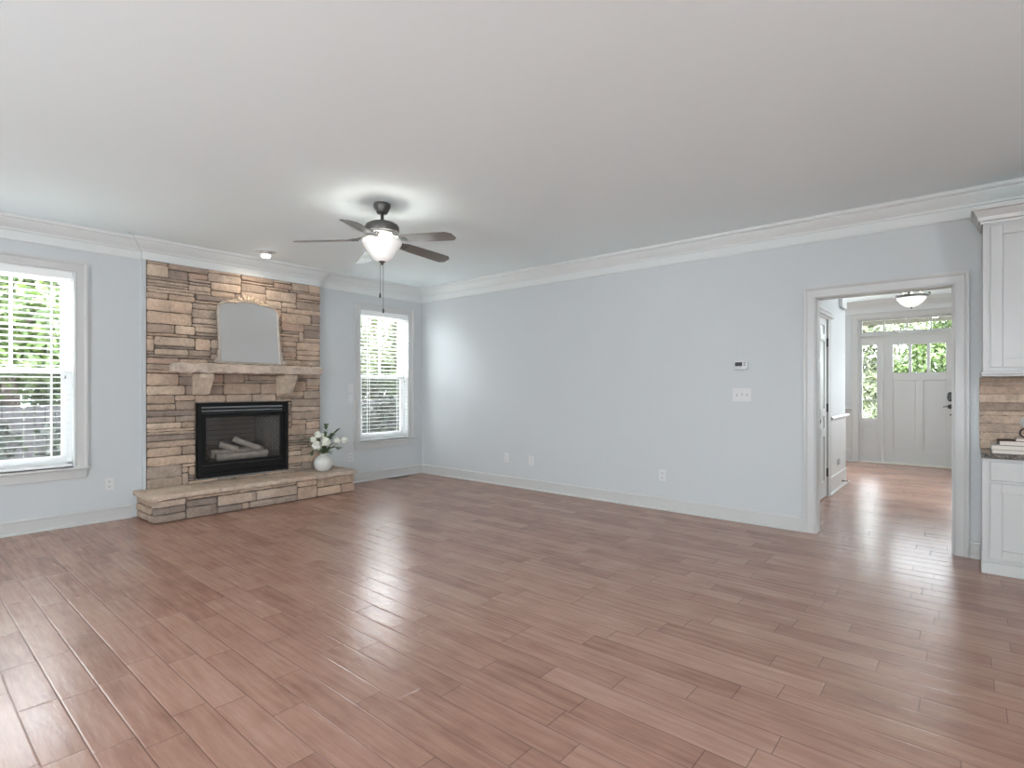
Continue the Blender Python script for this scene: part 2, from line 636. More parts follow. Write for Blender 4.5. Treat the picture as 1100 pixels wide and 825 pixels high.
def thing(name, label, cat, loc, group=None):
    o = bpy.data.objects.new(name, None)
    COL.objects.link(o)
    o.location = loc
    o.empty_display_size = 0.1
    return tag(o, label, cat, group)


def tag(o, label, cat, group=None, kind=None):
    o['label'] = label
    o['category'] = cat
    if group:
        o['group'] = group
    if kind:
        o['kind'] = kind
    return o


def struct(o, label, cat):
    o['kind'] = 'structure'
    o['label'] = label
    o['category'] = cat
    return o


def sroot(name, loc, label, cat):
    o = bpy.data.objects.new(name, None)
    COL.objects.link(o)
    o.location = loc
    return struct(o, label, cat)


def copy_tree(o, parent=None):
    c = o.copy()
    COL.objects.link(c)
    if parent:
        c.parent = parent
    for ch in list(o.children):
        copy_tree(ch, c)
    return c


random.seed(7)
H = 2.71          # ceiling height
BX = 0.042        # the chimney breast stands this far out of the left wall
CY0, CY1 = -3.545, -1.655   # chimney breast in y

# ------------------------------------------------------------------ large structure
fl = MB().box(-0.15, 10.3, -8.7, 5.68, -0.12, 0.0)
struct(fl.build('floor', M['floor']), 'glossy reddish brown hand-scraped plank floor', 'floor')
cl = MB().box(-0.15, 10.3, -8.7, 5.72, H, H + 0.15)
struct(cl.build('ceiling', M['ceil']), 'plain white ceiling over the whole room', 'ceiling')

WIN = [(-4.895, -4.06), (-1.065, -0.250)]   # window openings in y
WZ0, WZ1 = 0.535, 2.31


def wall_with_holes(lo, hi, holes, box):
    """box(u0, u1, z0, z1) adds a wall piece; holes are (u0, u1, z0, z1)"""
    u = lo
    for (a, b, z0, z1) in sorted(holes):
        box(u, a, 0, H)
        if z0 > 0:
            box(a, b, 0, z0)
        if z1 < H:
            box(a, b, z1, H)
        u = b
    box(u, hi, 0, H)


mb = MB()
wall_with_holes(-8.7, 0.12, [(a, b, WZ0, WZ1) for a, b in WIN] + [(-3.015, -2.160, 0.445, 0.96)], lambda a, b, z0, z1: mb.box(-0.15, 0.0, a, b, z0, z1))
mb.box(0.0, BX, CY0, -3.09, 0, H)
mb.box(0.0, BX, -2.085, CY1, 0, H)
mb.box(0.0, BX, -3.09, -2.085, 1.105, H)
mb.box(0.0, BX, -3.09, -2.085, 0, 0.26)
# the firebox recess goes back through the wall plane as a hole in this piece
struct(mb.build('wall_left', M['wall']), 'pale blue grey wall with the two windows and the stone fireplace', 'wall')

OX0, OX1, OZ = 5.18, 6.10, 2.03   # cased opening
mb = MB()
wall_with_holes(0.0, 10.3, [(OX0, OX1, 0, OZ)], lambda a, b, z0, z1: mb.box(a, b, 0.0, 0.12, z0, z1))
struct(mb.build('wall_right', M['wall']), 'long pale blue grey wall with the thermostat and the cased opening', 'wall')

mb = MB()
wall_with_holes(0.0, 10.3, [(wx - 0.65, wx + 0.65, 0.8, 2.3) for wx in BACK_WINDOWS], lambda a, b, z0, z1: mb.box(a, b, -8.7, -8.58, z0, z1))
struct(mb.build('wall_back', M['wall']), 'wall behind the camera with two windows', 'wall')
mb = MB()
wall_with_holes(-8.7, 5.68, [(-6.80, -5.00, 0.55, 2.35)], lambda a, b, z0, z1: mb.box(10.15, 10.3, a, b, z0, z1))
struct(mb.build('wall_kitchen', M['wall']), 'kitchen end wall outside the view', 'wall')

# foyer and dining room beyond the opening
FX = 4.94
FY = 5.57
mb = MB().box(FX - 0.12, FX, 0.12, 1.09, 0, H).box(FX - 0.12, FX, 1.87, 3.05, 0, H).box(FX - 0.12, FX, 1.09, 1.87, 2.05, H)
struct(mb.build('wall_foyer_left', M['wall']), 'pale foyer wall with the interior door and white chair rail', 'wall')
mb = MB()
wall_with_holes(1.5, 10.15, [(2.3, 3.9, 0.65, 2.25), (4.737, 6.365, 0, 2.43)], lambda a, b, z0, z1: mb.box(a, b, FY, FY + 0.14, z0, z1))
struct(mb.build('wall_foyer_front', M['wall']), 'foyer end wall that holds the front door', 'wall')
struct(MB().box(1.5, 1.62, 0.12, FY, 0, H).build('wall_dining', M['wall']), 'dining room side wall hidden from this view', 'wall')
mb = MB()
wall_with_holes(0.12, FY, [(1.9, 3.3, 0.55, 2.35)], lambda a, b, z0, z1: mb.box(6.75, 6.87, a, b, z0, z1))
struct(mb.build('wall_foyer_right', M['wall']), 'foyer side wall hidden by the opening', 'wall')


# ------------------------------------------------------------------ trim
xyz = lambda x, y, d: (x, y, d)
CROWN = [(0.0, 2.505), (0.013, 2.505), (0.016, 2.515), (0.013, 2.525), (0.012, 2.585), (0.020, 2.590), (0.024, 2.604),
         (0.034, 2.616), (0.050, 2.634), (0.066, 2.656), (0.074, 2.668), (0.074, 2.676), (0.088, 2.680), (0.096, 2.692), (0.096, 2.7095), (0.0, 2.7095)]
mb = MB().sweep([(0, -8.58), (0, CY0), (BX, CY0), (BX, CY1), (0, CY1), (0, 0), (10.15, 0)], CROWN, xyz)
struct(mb.build('trim_1', M['crown']), 'wide white crown moulding round the living room ceiling', 'crown moulding')
mb = MB().sweep([(4.82, 3.05), (FX, 3.05), (FX, 0.12)], [(-o, d) for o, d in CROWN][::-1], xyz)
mb.v = []
mb = MB().sweep([(1.62, FY), (6.75, FY)], CROWN, xyz)
mb.sweep([(FX, 0.12), (FX, 3.05), (FX - 0.12, 3.05)], [(o * 0.98, d) for o, d in CROWN], xyz)
struct(mb.build('trim_2', M['crown']), 'white crown moulding in the foyer above the front door', 'crown moulding')

BASE = [(0.0, 0.0), (0.026, 0.0), (0.026, 0.008), (0.020, 0.016), (0.013, 0.020), (0.013, 0.104), (0.017, 0.108), (0.015, 0.118), (0.006, 0.128), (0.0, 0.128)]
HY0, HY1 = -3.625, -1.450
mb = MB().sweep([(0, -8.58), (0, HY0 - 0.004)], BASE, xyz)
mb.sweep([(0, HY1 + 0.004), (0, 0), (OX0 - 0.092, 0)], BASE, xyz)
struct(mb.build('baseboard_left', M['trim']), 'white baseboard along the fireplace wall and the long wall', 'baseboard')
mb = MB().sweep([(OX1 + 0.092, 0), (6.249, 0)], BASE, xyz)
struct(mb.build('baseboard_right', M['trim']), 'short white baseboard between the opening and the cabinet', 'baseboard')
FBASE = [(o, d if d < 0.05 else d + 0.08) for o, d in BASE]
mb = MB().sweep([(FX, 1.965), (FX, 3.05), (FX - 0.12, 3.05)], FBASE, xyz)
mb.sweep([(1.62, FY), (4.668, FY)], FBASE, xyz)
struct(mb.build('baseboard_foyer', M['trim']), 'tall white baseboard in the foyer', 'baseboard')

# cased opening: casing on the room side and the foyer side plus the jamb lining
CAS = [(-0.006, 0.0), (-0.006, 0.014), (0.004, 0.017), (0.010, 0.013), (0.060, 0.015), (0.066, 0.020), (0.078, 0.024), (0.090, 0.024), (0.090, 0.0)]
mb = MB()
pth = [(OX1, 0.0), (OX1, OZ), (OX0, OZ), (OX0, 0.0)]
mb.sweep(pth, CAS, lambda u, v, d: (u, -d, v))
mb.sweep(pth, CAS, lambda u, v, d: (u, 0.12 + d, v))
mb.box(OX0 - 0.002, OX0 + 0.012, 0.0, 0.12, 0, OZ).box(OX1 - 0.012, OX1 + 0.002, 0.0, 0.12, 0, OZ).box(OX0, OX1, 0.0, 0.12, OZ - 0.012, OZ + 0.002)
struct(mb.build('trim_3', M['trim'], bevel=0.0015), 'white casing round the wide opening to the foyer', 'door casing')

# foyer chair rail and wainscot
RAIL = [(0.0, 0.845), (0.012, 0.845), (0.014, 0.862), (0.030, 0.870), (0.036, 0.882), (0.046, 0.890), (0.046, 0.905), (0.030, 0.915), (0.0, 0.915)]
mb = MB().sweep([(FX, 1.965), (FX, 3.05), (FX - 0.12, 3.05)], RAIL, xyz)
mb.sweep([(1.62, FY), (4.668, FY)], RAIL, xyz)
struct(mb.build('trim_4', M['trim']), 'white chair rail on the foyer wall beside the interior door', 'chair rail')
mb = MB().box(FX, FX + 0.006, 1.965, 3.05, 0.0, 0.85)
mb.box(FX - 0.12, FX + 0.006, 3.05, 3.056, 0.0, 0.85).box(1.62, 4.668, FY - 0.006, FY, 0, 0.85)
struct(mb.build('trim_5', M['trim']), 'white painted wainscot below the foyer chair rail', 'wainscot')


# ------------------------------------------------------------------ windows
def make_window(n, y0, y1, label):
    cy = (y0 + y1) / 2
    root = sroot('window_%d' % n, (0, cy, WZ0), label, 'window')
    c = MB().sweep([(y1, WZ0), (y1, WZ1), (y0, WZ1), (y0, WZ0)], CAS, lambda u, v, d: (d, u, v))
    c.build('casing', M['trim'], root)
    MB().box(-0.06, 0.045, y0 - 0.105, y1 + 0.105, WZ0 - 0.022, WZ0).build('window_sill', M['trim'], root, bevel=0.006)
    ap = MB().prism([(y0 - 0.085, WZ0 - 0.022), (y1 + 0.085, WZ0 - 0.022), (y1 + 0.085, WZ0 - 0.085), (y1 + 0.075, WZ0 - 0.105), (y0 - 0.075, WZ0 - 0.105), (y0 - 0.085, WZ0 - 0.085)],
                    lambda u, v, d: (d, u, v), 0.0, 0.016)
    ap.build('apron', M['trim'], root, bevel=0.003)
    j = MB().box(-0.15, 0.0, y0, y0 + 0.012, WZ0, WZ1).box(-0.15, 0.0, y1 - 0.012, y1, WZ0, WZ1).box(-0.15, 0.0, y0, y1, WZ1 - 0.012, WZ1).box(-0.15, -0.06, y0, y1, WZ0, WZ0 + 0.012)
    j.build('jamb', M['vinyl'], root)
    a, b, z0, z1 = y0 + 0.012, y1 - 0.012, WZ0 + 0.012, WZ1 - 0.012
    f = MB().box(-0.148, -0.068, a, a + 0.03, z0, z1).box(-0.148, -0.068, b - 0.03, b, z0, z1).box(-0.148, -0.068, a, b, z1 - 0.03, z1).box(-0.148, -0.068, a, b, z0, z0 + 0.03)
    f.build('window_frame', M['vinyl'], root, bevel=0.002)
    a, b, z0, z1 = a + 0.03, b - 0.03, z0 + 0.03, z1 - 0.03
    zm = 1.405
    sw = 0.042
    up = MB()
    x0, x1 = -0.135, -0.105
    up.box(x0, x1, a, a + sw, zm - 0.02, z1).box(x0, x1, b - sw, b, zm - 0.02, z1).box(x0, x1, a + sw, b - sw, z1 - sw, z1).box(x0, x1, a + sw, b - sw, zm - 0.02, zm + 0.025)
    u = up.build('upper_sash', M['vinyl'], root, bevel=0.002)
    g = MB()
    ga, gb, gz0, gz1 = a + sw, b - sw, zm + 0.025, z1 - sw
    zc = (gz0 + gz1) / 2 - 0.02
    g.box(-0.128, -0.112, (ga + gb) / 2 - 0.011, (ga + gb) / 2 + 0.011, gz0, gz1).box(-0.127, -0.113, ga, gb, zc - 0.011, zc + 0.011)
    g.build('muntin', M['vinyl'], u)
    MB().box(-0.1215, -0.1185, ga - 0.004, gb + 0.004, gz0 - 0.004, gz1 + 0.004).build('glass_pane', M['glass'], u)
    lo = MB()
    x0, x1 = -0.103, -0.072
    lo.box(x0, x1, a, a + sw, z0, zm + 0.02).box(x0, x1, b - sw, b, z0, zm + 0.02).box(x0, x1, a + sw, b - sw, z0, z0 + 0.055).box(x0, x1, a + sw, b - sw, zm - 0.025, zm + 0.02)
    l = lo.build('lower_sash', M['vinyl'], root, bevel=0.002)
    MB().box(-0.089, -0.086, a + sw - 0.004, b - sw + 0.004, z0 + 0.05, zm - 0.02).build('glass_pane', M['glass'], l)
    k = MB().box(-0.095, -0.07, cy - 0.03, cy + 0.03, zm + 0.02, zm + 0.032)
    k.build('sash_lock', M['vinyl'], l, bevel=0.003)
    sc = MB().box(-0.1445, -0.1435, a, b, z0, zm)
    sc.build('insect_screen', M['screen'], root)
    return root


make_window(1, *WIN[0], 'white sash window with blinds left of the fireplace')
make_window(2, *WIN[1], 'white sash window with blinds right of the fireplace')


def make_blind(y0, y1, label):
    a, b = y0 + 0.016, y1 - 0.016
    cy = (a + b) / 2
    root = thing('window_blind', label, 'window blind', (-0.03, cy, WZ1 - 0.012), 'white slatted blinds in the windows')
    MB().box(-0.062, -0.006, a, b, WZ1 - 0.075, WZ1 - 0.013).build('valance', M['blind'], root, bevel=0.003)
    s = MB()
    z = WZ1 - 0.105
    n = 0
    while z > WZ0 + 0.05:
        t = R(6)
        dx, dz = 0.024 * math.cos(t), 0.024 * math.sin(t)
        x = -0.033
        s.add([(x - dx, a + 0.004, z - dz), (x + dx, a + 0.004, z + dz), (x + dx, b - 0.004, z + dz), (x - dx, b - 0.004, z - dz),
               (x - dx, a + 0.004, z - dz + 0.0055), (x + dx, a + 0.004, z + dz + 0.0055), (x + dx, b - 0.004, z + dz + 0.0055), (x - dx, b - 0.004, z - dz + 0.0055)],
              [(3, 2, 1, 0), (4, 5, 6, 7), (0, 1, 5, 4), (1, 2, 6, 5), (2, 3, 7, 6), (3, 0, 4, 7)])
        z -= 0.0505
        n += 1
    s.build('slats', M['blind'], root)
    MB().box(-0.058, -0.008, a + 0.002, b - 0.002, WZ0 + 0.008, WZ0 + 0.032).build('bottom_rail', M['blind'], root, bevel=0.004)
    for q in (0.18, 0.82):
        y = a + (b - a) * q
        c = MB().box(-0.0085, -0.0065, y - 0.004, y + 0.004, WZ0 + 0.03, WZ1 - 0.07).box(-0.0595, -0.0575, y - 0.004, y + 0.004, WZ0 + 0.03, WZ1 - 0.07)
        c.build('ladder_tape', M['blind'], root)
    y = b - 0.055
    MB().tube([(0.002, y, WZ1 - 0.06), (0.004, y, 1.36)], 0.0018, 6).build('lift_cord', M['blind'], root)
    MB().lathe([(0.002, 0.03), (0.005, 0.02), (0.007, 0.0), (0.0, 0.0)], (0.004, y, 1.335), 10).build('cord_tassel', M['grey'], root)
    return root


make_blind(*WIN[0], 'white slatted blind in the window left of the fireplace')
make_blind(*WIN[1], 'white slatted blind in the narrow window near the room corner')

# windows behind the camera and in the dining room: plain white frames with glass
for n, wx in enumerate(BACK_WINDOWS):
    r_ = sroot('window_%d' % (n + 3), (wx, -8.6, 0.8), 'unseen white window behind the camera, placed to light the room', 'window')
    w = MB().box(wx - 0.65, wx - 0.59, -8.69, -8.59, 0.8, 2.3).box(wx + 0.59, wx + 0.65, -8.69, -8.59, 0.8, 2.3).box(wx - 0.59, wx + 0.59, -8.69, -8.59, 0.8, 0.86).box(wx - 0.59, wx + 0.59, -8.69, -8.59, 2.24, 2.3).box(wx - 0.59, wx + 0.59, -8.67, -8.61, 1.53, 1.57)
    w.build('window_frame', M['vinyl'], r_)
    MB().box(wx - 0.59, wx + 0.59, -8.642, -8.638, 0.86, 2.24).build('glass_pane', M['glass'], r_)
r_ = sroot('window_6', (3.1, FY + 0.05, 0.65), 'dining room window hidden from this view', 'window')
MB().box(2.3, 2.36, FY + 0.03, FY + 0.12, 0.65, 2.25).box(3.84, 3.9, FY + 0.03, FY + 0.12, 0.65, 2.25).box(2.36, 3.84, FY + 0.03, FY + 0.12, 0.65, 0.71).box(2.36, 3.84, FY + 0.03, FY + 0.12, 2.19, 2.25).build('window_frame', M['vinyl'], r_)
MB().box(2.36, 3.84, FY + 0.07, FY + 0.074, 0.71, 2.19).build('glass_pane', M['glass'], r_)
r_ = sroot('window_7', (6.8, 2.6, 0.55), 'added unseen window frame round the foyer fill light', 'window')  # unseen window added to house the foyer fill light
MB().box(6.77, 6.86, 1.9, 1.96, 0.55, 2.35).box(6.77, 6.86, 3.24, 3.3, 0.55, 2.35).box(6.77, 6.86, 1.96, 3.24, 0.55, 0.61).box(6.77, 6.86, 1.96, 3.24, 2.29, 2.35).build('window_frame', M['vinyl'], r_)
MB().box(6.82, 6.824, 1.96, 3.24, 0.61, 2.29).build('glass_pane', M['glass'], r_)

r_ = sroot('window_8', (10.2, -5.9, 0.55), 'added unseen kitchen window that lets in fill light', 'window')  # unseen window added to brighten the room's right side
MB().box(10.17, 10.28, -6.80, -6.74, 0.55, 2.35).box(10.17, 10.28, -5.06, -5.00, 0.55, 2.35).box(10.17, 10.28, -6.74, -5.06, 0.55, 0.61).box(10.17, 10.28, -6.74, -5.06, 2.29, 2.35).build('window_frame', M['vinyl'], r_)
MB().box(10.22, 10.224, -6.74, -5.06, 0.61, 2.29).build('glass_pane', M['glass'], r_)

# ------------------------------------------------------------------ fireplace
STONES = [srgb(168, 143, 120), srgb(158, 134, 112), srgb(148, 124, 103), srgb(160, 140, 122), srgb(140, 120, 103),
          srgb(128, 108, 92), srgb(152, 135, 118), srgb(112, 95, 82), srgb(172, 152, 130), srgb(98, 84, 74), srgb(150, 120, 102), srgb(136, 121, 107)]
SW = [4.5, 5, 5, 4, 4.5, 4.5, 4, 3, 2.5, 2.2, 1.6, 3]


def ashlar(u0, u1, v0, v1, hole=None, cell=0.0305, seed=1, hw=(3.2, 3.4, 3.0, 1.3)):
    """irregular coursed stones in a rectangle; returns (u0, u1, v0, v1) of each"""
    rg = random.Random(seed)
    nu, nv = int(round((u1 - u0) / cell)), int(round((v1 - v0) / cell))
    cu, cv = (u1 - u0) / nu, (v1 - v0) / nv
    occ = [[False] * nu for _ in range(nv)]
    if hole:
        for j in range(nv):
            for i in range(nu):
                x, z = u0 + (i + 0.5) * cu, v0 + (j + 0.5) * cv
                if hole[0] < x < hole[1] and hole[2] < z < hole[3]:
                    occ[j][i] = True
    res = []
    for j in range(nv):
        i = 0
        while i < nu:
            if occ[j][i]:
                i += 1
                continue
            free = 0
            while i + free < nu and not occ[j][i + free]:
                free += 1
            h = rg.choices([1, 2, 3, 4], hw)[0]
            if h == 1:
                w = rg.randint(9, 19)
            elif h == 2:
                w = rg.randint(6, 15)
            else:
                w = rg.randint(5, 13)
            if rg.random() < 0.04:
                w = 2
            if free - w < 4:
                w = free if free < 17 else free - rg.randint(5, 8)
            w = min(w, free)
            h = min(h, nv - j)
            for jj in range(j, j + h):
                if any(occ[jj][i:i + w]):
                    h = jj - j
                    break
            h = max(1, h)
            for jj in range(j, j + h):
                for ii in range(i, i + w):
                    occ[jj][ii] = True
            res.append((u0 + i * cu, u0 + (i + w) * cu, v0 + j * cv, v0 + (j + h) * cv))
            i += w
    return res


def tone(rg):
    c = rg.choices(STONES, SW)[0]
    k = rg.uniform(0.82, 1.12)
    return (c[0] * k, c[1] * k, c[2] * k, 1)


SY0, SY1 = -3.520, -1.680
FB = (-3.078, -2.098, 0.30, 1.098)     # firebox opening y0 y1 z0 z1
fp = thing('fireplace', 'tan ledgestone fireplace with stone mantel and raised hearth bench', 'fireplace', (0.05, -2.6, 0))
rg = random.Random(21)
st = MB()
for (a, b, c, d) in ashlar(SY0, SY1, 0.262, 2.503, hole=FB, seed=5):
    # clip against the firebox opening so nothing overhangs it
    if b > FB[0] and a < FB[1] and d > FB[2] and c < FB[3]:
        if a < FB[0] and b - FB[0] < 0.03:
            b = FB[0]
        elif b > FB[1] and FB[1] - a < 0.03:
            a = FB[1]
        elif c < FB[3] and FB[3] - c < 0.04:
            c = FB[3]
        else:
            continue
    g = rg.uniform(0.0006, 0.0030)
    out = BX + 0.036 + rg.uniform(-0.010, 0.010)
    st.rock(BX + 0.004, out, a + g, b - g, c + g, d - g, 0.022, 0.0050, 0.008, rg.uniform(0, 90), tone(rg))
st.build('stone_surround', M['stone'], fp)
mo = MB().box(BX, BX + 0.018, SY0, FB[0], 0.262, 2.504).box(BX, BX + 0.018, FB[1], SY1, 0.262, 2.504).box(BX, BX + 0.018, FB[0], FB[1], FB[3], 2.504)
mo.build('mortar_bed', M['mortar'], fp)

# hearth bench
hb = MB()
HX = 0.50
for (a, b, c, d) in ashlar(HY0 + 0.03, HY1 - 0.025, 0.004, 0.212, seed=13, cell=0.0345, hw=(0.7, 3.5, 3.0, 0.8)):
    g = 0.003
    hb.rock(HX - 0.07, HX + rg.uniform(-0.004, 0.012), a + g, b - g, c + g, d - g, 0.028, 0.005, 0.008, rg.uniform(0, 90), tone(rg))
for side, yy in ((0, HY0 + 0.03), (1, HY1 - 0.025)):
    for (a, b, c, d) in ashlar(0.004, HX - 0.075, 0.004, 0.212, seed=33 + side, cell=0.0345, hw=(0.3, 4.0, 2.5, 0.3)):
        g = 0.003
        o = rg.uniform(-0.008, 0.005)
        if side == 0:
            hb.rock(a + g, b - g, yy - o, yy + 0.06, c + g, d - g, 0.028, 0.005, 0.008, rg.uniform(0, 90), tone(rg))
        else:
            hb.rock(a + g, b - g, yy - 0.06, yy + o, c + g, d - g, 0.028, 0.005, 0.008, rg.uniform(0, 90), tone(rg))
hb.build('hearth_bench', M['stone'], fp)
MB().box(0.002, HX - 0.02, HY0 + 0.05, HY1 - 0.045, 0.0, 0.212).build('hearth_core', M['mortar'], fp)
ys = [HY0, -3.02, -2.34, -1.98, HY1]
for i in range(4):
    c = srgb(*[(176, 158, 138), (168, 150, 132), (172, 150, 130), (164, 148, 132)][i])
    sl = MB().rock(0.003, HX + 0.035, ys[i] + 0.003, ys[i + 1] - 0.003, 0.213, 0.262, 0.018, 0.008, 0.008, 3.1 * i + 1, c, freq=9)
    sl.build('hearth_slab', M['slab'], fp)

# mantel shelf and corbels
MZ0, MZ1 = 1.405, 1.497
mt = MB().rock(BX + 0.02, 0.330, -3.325, -1.800, MZ0, MZ1, 0.014, 0.012, 0.010, 4.4, srgb(166, 150, 136), freq=13)
mt.build('mantel_shelf', M['slab'], fp)
for y0, y1 in ((-3.120, -2.985), (-2.235, -2.085)):
    cb = MB()
    cb.col = srgb(178, 162, 142)
    cb.prism([(BX + 0.02, 1.400), (0.285, 1.400), (0.285, 1.355), (0.255, 1.315), (0.165, 1.185), (BX + 0.02, 1.180)], lambda u, v, d: (u, d, v), y0, y1)
    o = cb.build('corbel', M['slab'], fp, bevel=0.010, seg=3)

# gas fire insert
fi = thing('fireplace_insert', 'black metal gas fire insert with glass front and ceramic logs', 'fireplace', (0.09, -2.588, 0.30))
y0, y1, z0, z1 = FB[0] + 0.004, FB[1] - 0.004, 0.306, 1.094
fr = MB()
XF = 0.098
fr.box(0.02, XF, y0, y0 + 0.035, z0, z1).box(0.02, XF, y1 - 0.035, y1, z0, z1).box(0.02, XF, y0 + 0.035, y1 - 0.035, z1 - 0.04, z1).box(0.02, XF, y0 + 0.035, y1 - 0.035, z0, z0 + 0.05)
fr.build('surround_frame', M['black'], fi, bevel=0.003)
lv = MB()
for k, zz in enumerate((z1 - 0.072, z1 - 0.108)):
    lv.add([(0.045, y0 + 0.036, zz), (0.092, y0 + 0.036, zz - 0.006), (0.092, y1 - 0.036, zz - 0.006), (0.045, y1 - 0.036, zz),
            (0.045, y0 + 0.036, zz + 0.016), (0.092, y0 + 0.036, zz + 0.008), (0.092, y1 - 0.036, zz + 0.008), (0.045, y1 - 0.036, zz + 0.016)],
           [(3, 2, 1, 0), (4, 5, 6, 7), (0, 1, 5, 4), (1, 2, 6, 5), (2, 3, 7, 6), (3, 0, 4, 7)])
lv.build('louver', M['louver'], fi)
df = MB()
gy0, gy1, gz0, gz1 = y0 + 0.085, y1 - 0.085, z0 + 0.165, z1 - 0.155
df.box(0.05, 0.078, y0 + 0.037, gy0, z0 + 0.13, z1 - 0.118).box(0.05, 0.078, gy1, y1 - 0.037, z0 + 0.13, z1 - 0.118)
df.box(0.05, 0.078, gy0, gy1, gz1, z1 - 0.118).box(0.05, 0.078, gy0, gy1, z0 + 0.13, gz0)
df.build('door_frame', M['black'], fi, bevel=0.003)
MB().box(0.062, 0.066, gy0 - 0.01, gy1 + 0.01, gz0 - 0.01, gz1 + 0.01).build('glass_front', M['fireglass'], fi)
MB().box(0.045, 0.086, y0 + 0.037, y1 - 0.037, z0 + 0.052, z0 + 0.122).build('control_cover', M['black'], fi, bevel=0.003)
# the firebox behind the glass stands in a recess of the wall
bx = MB()
bx.box(-0.36, -0.34, y0 + 0.06, y1 - 0.06, z0 + 0.13, z1 - 0.12)
bx.add([(0.045, y0 + 0.04, z0 + 0.13), (-0.34, y0 + 0.20, z0 + 0.13), (-0.34, y0 + 0.20, z1 - 0.12), (0.045, y0 + 0.04, z1 - 0.12),
        (0.045, y0 + 0.03, z0 + 0.13), (-0.34, y0 + 0.19, z0 + 0.13), (-0.34, y0 + 0.19, z1 - 0.12), (0.045, y0 + 0.03, z1 - 0.12)],
       [(0, 1, 2, 3), (7, 6, 5, 4), (0, 4, 5, 1), (1, 5, 6, 2), (2, 6, 7, 3), (3, 7, 4, 0)])
bx.add([(0.045, y1 - 0.04, z0 + 0.13), (-0.34, y1 - 0.20, z0 + 0.13), (-0.34, y1 - 0.20, z1 - 0.12), (0.045, y1 - 0.04, z1 - 0.12),
        (0.045, y1 - 0.03, z0 + 0.13), (-0.34, y1 - 0.19, z0 + 0.13), (-0.34, y1 - 0.19, z1 - 0.12), (0.045, y1 - 0.03, z1 - 0.12)],
       [(3, 2, 1, 0), (4, 5, 6, 7), (1, 5, 4, 0), (2, 6, 5, 1), (3, 7, 6, 2), (0, 4, 7, 3)])
bx.box(-0.34, 0.045, y0 + 0.04, y1 - 0.04, z1 - 0.13, z1 - 0.12).box(-0.34, 0.045, y0 + 0.04, y1 - 0.04, z0 + 0.12, z0 + 0.13)
bx.build('firebox_liner', M['brick'], fi)
eb = MB().rock(-0.25, 0.02, y0 + 0.22, y1 - 0.20, z0 + 0.131, z0 + 0.18, 0.03, 0.012, 0.015, 8.0)
eb.build('ember_bed', M['ember'], fi)
cy = (y0 + y1) / 2


def log(p, q, r, seed):
    p, q = Vector(p), Vector(q)
    m = MB()
    pts, rs = [], []
    for k in range(9):
        t = k / 8
        w = noise.noise_vector(Vector((t * 3, seed, 0.3))) * 0.010
        pts.append(p.lerp(q, t) + w)
        rs.append(r * (1.0 + 0.16 * noise.noise(Vector((t * 5, seed, 4)))))
    m.tube(pts, rs, 10)
    m.build('log', M['log'], fi)


log((-0.10, cy - 0.30, z0 + 0.225), (-0.12, cy + 0.27, z0 + 0.220), 0.048, 1)
log((-0.02, cy - 0.27, z0 + 0.200), (-0.01, cy + 0.05, z0 + 0.195), 0.036, 2)
log((-0.01, cy + 0.06, z0 + 0.20), (-0.03, cy + 0.29, z0 + 0.205), 0.034, 3)
log((-0.10, cy - 0.20, z0 + 0.33), (-0.06, cy - 0.02, z0 + 0.26), 0.036, 4)
log((-0.13, cy - 0.04, z0 + 0.375), (-0.02, cy + 0.20, z0 + 0.255), 0.034, 5)

# ------------------------------------------------------------------ mirror on the mantel
mi = thing('mantel_mirror', 'arched silver framed mirror with carved crest leaning above the mantel', 'mirror', (0.205, -2.575, 1.507))
tilt = R(7.5)


def mfn(u, v, d):
    # u along +y, v up the leaning face, d out towards the room
    return (0.205 + d * math.cos(tilt) - v * math.sin(tilt), -2.575 + u, 1.507 + v * math.cos(tilt) + d * math.sin(tilt))


def mirror_outline(w, h, sh, n=9):
    pts = [(-w, 0.0), (-w * 1.0, h * 0.5)]
    # left shoulder
    r = sh
    for k in range(n):
        t = math.pi - k / (n - 1) * math.pi / 2
        pts.append((-w + r + r * math.cos(t), h - r + r * math.sin(t)))
    for k in range(1, 14):
        u = -w + r + (2 * w - 2 * r) * k / 14
        pts.append((u, h + 0.030 * math.cos(u / (w - r) * math.pi / 2) ** 1.0))
    for k in range(n):
        t = math.pi / 2 - k / (n - 1) * math.pi / 2
        pts.append((w - r + r * math.cos(t), h - r + r * math.sin(t)))
    pts += [(w * 1.0, h * 0.5), (w, 0.0)]
    return pts


OUT = mirror_outline(0.315, 0.66, 0.085)
MB().prism(OUT, mfn, 0.004, 0.010).build('mirror_glass', M['mirror'], mi)
PR = [(0.004, 0.0), (0.004, 0.012), (0.000, 0.017), (-0.007, 0.019), (-0.012, 0.015), (-0.017, 0.016), (-0.021, 0.009), (-0.021, 0.0)]
fr = MB().sweep(OUT, PR, mfn)
fr.sweep([(0.330, 0.012), (-0.330, 0.012)], [(-0.012, 0.0), (-0.012, 0.016), (0.010, 0.018), (0.012, 0.0)], mfn)
fr.build('mirror_frame', M['frame'], mi, smooth=False)
MB().prism(OUT, mfn, -0.014, 0.003).build('backing_board', M['darkwood'], mi)
for s in (-1, 1):
    ft = MB()
    ft.prism([(s * 0.318, 0.005), (s * 0.318, 0.155), (s * 0.345, 0.150), (s * 0.352, 0.11), (s * 0.346, 0.075), (s * 0.362, 0.045), (s * 0.384, 0.028), (s * 0.384, 0.005)], mfn, -0.002, 0.022)
    cp = []
    for k in range(22):
        t = k / 21 * 2 * math.pi * 1.25
        rr = 0.022 * (1 - 0.7 * k / 21)
        cp.append(mfn(s * (0.356 + rr * math.cos(t)), 0.032 + rr * math.sin(t), 0.022))
    ft.tube(cp, 0.005, 6)
    ft.build('frame_foot', M['frame'], mi, bevel=0.004)
cr = MB()


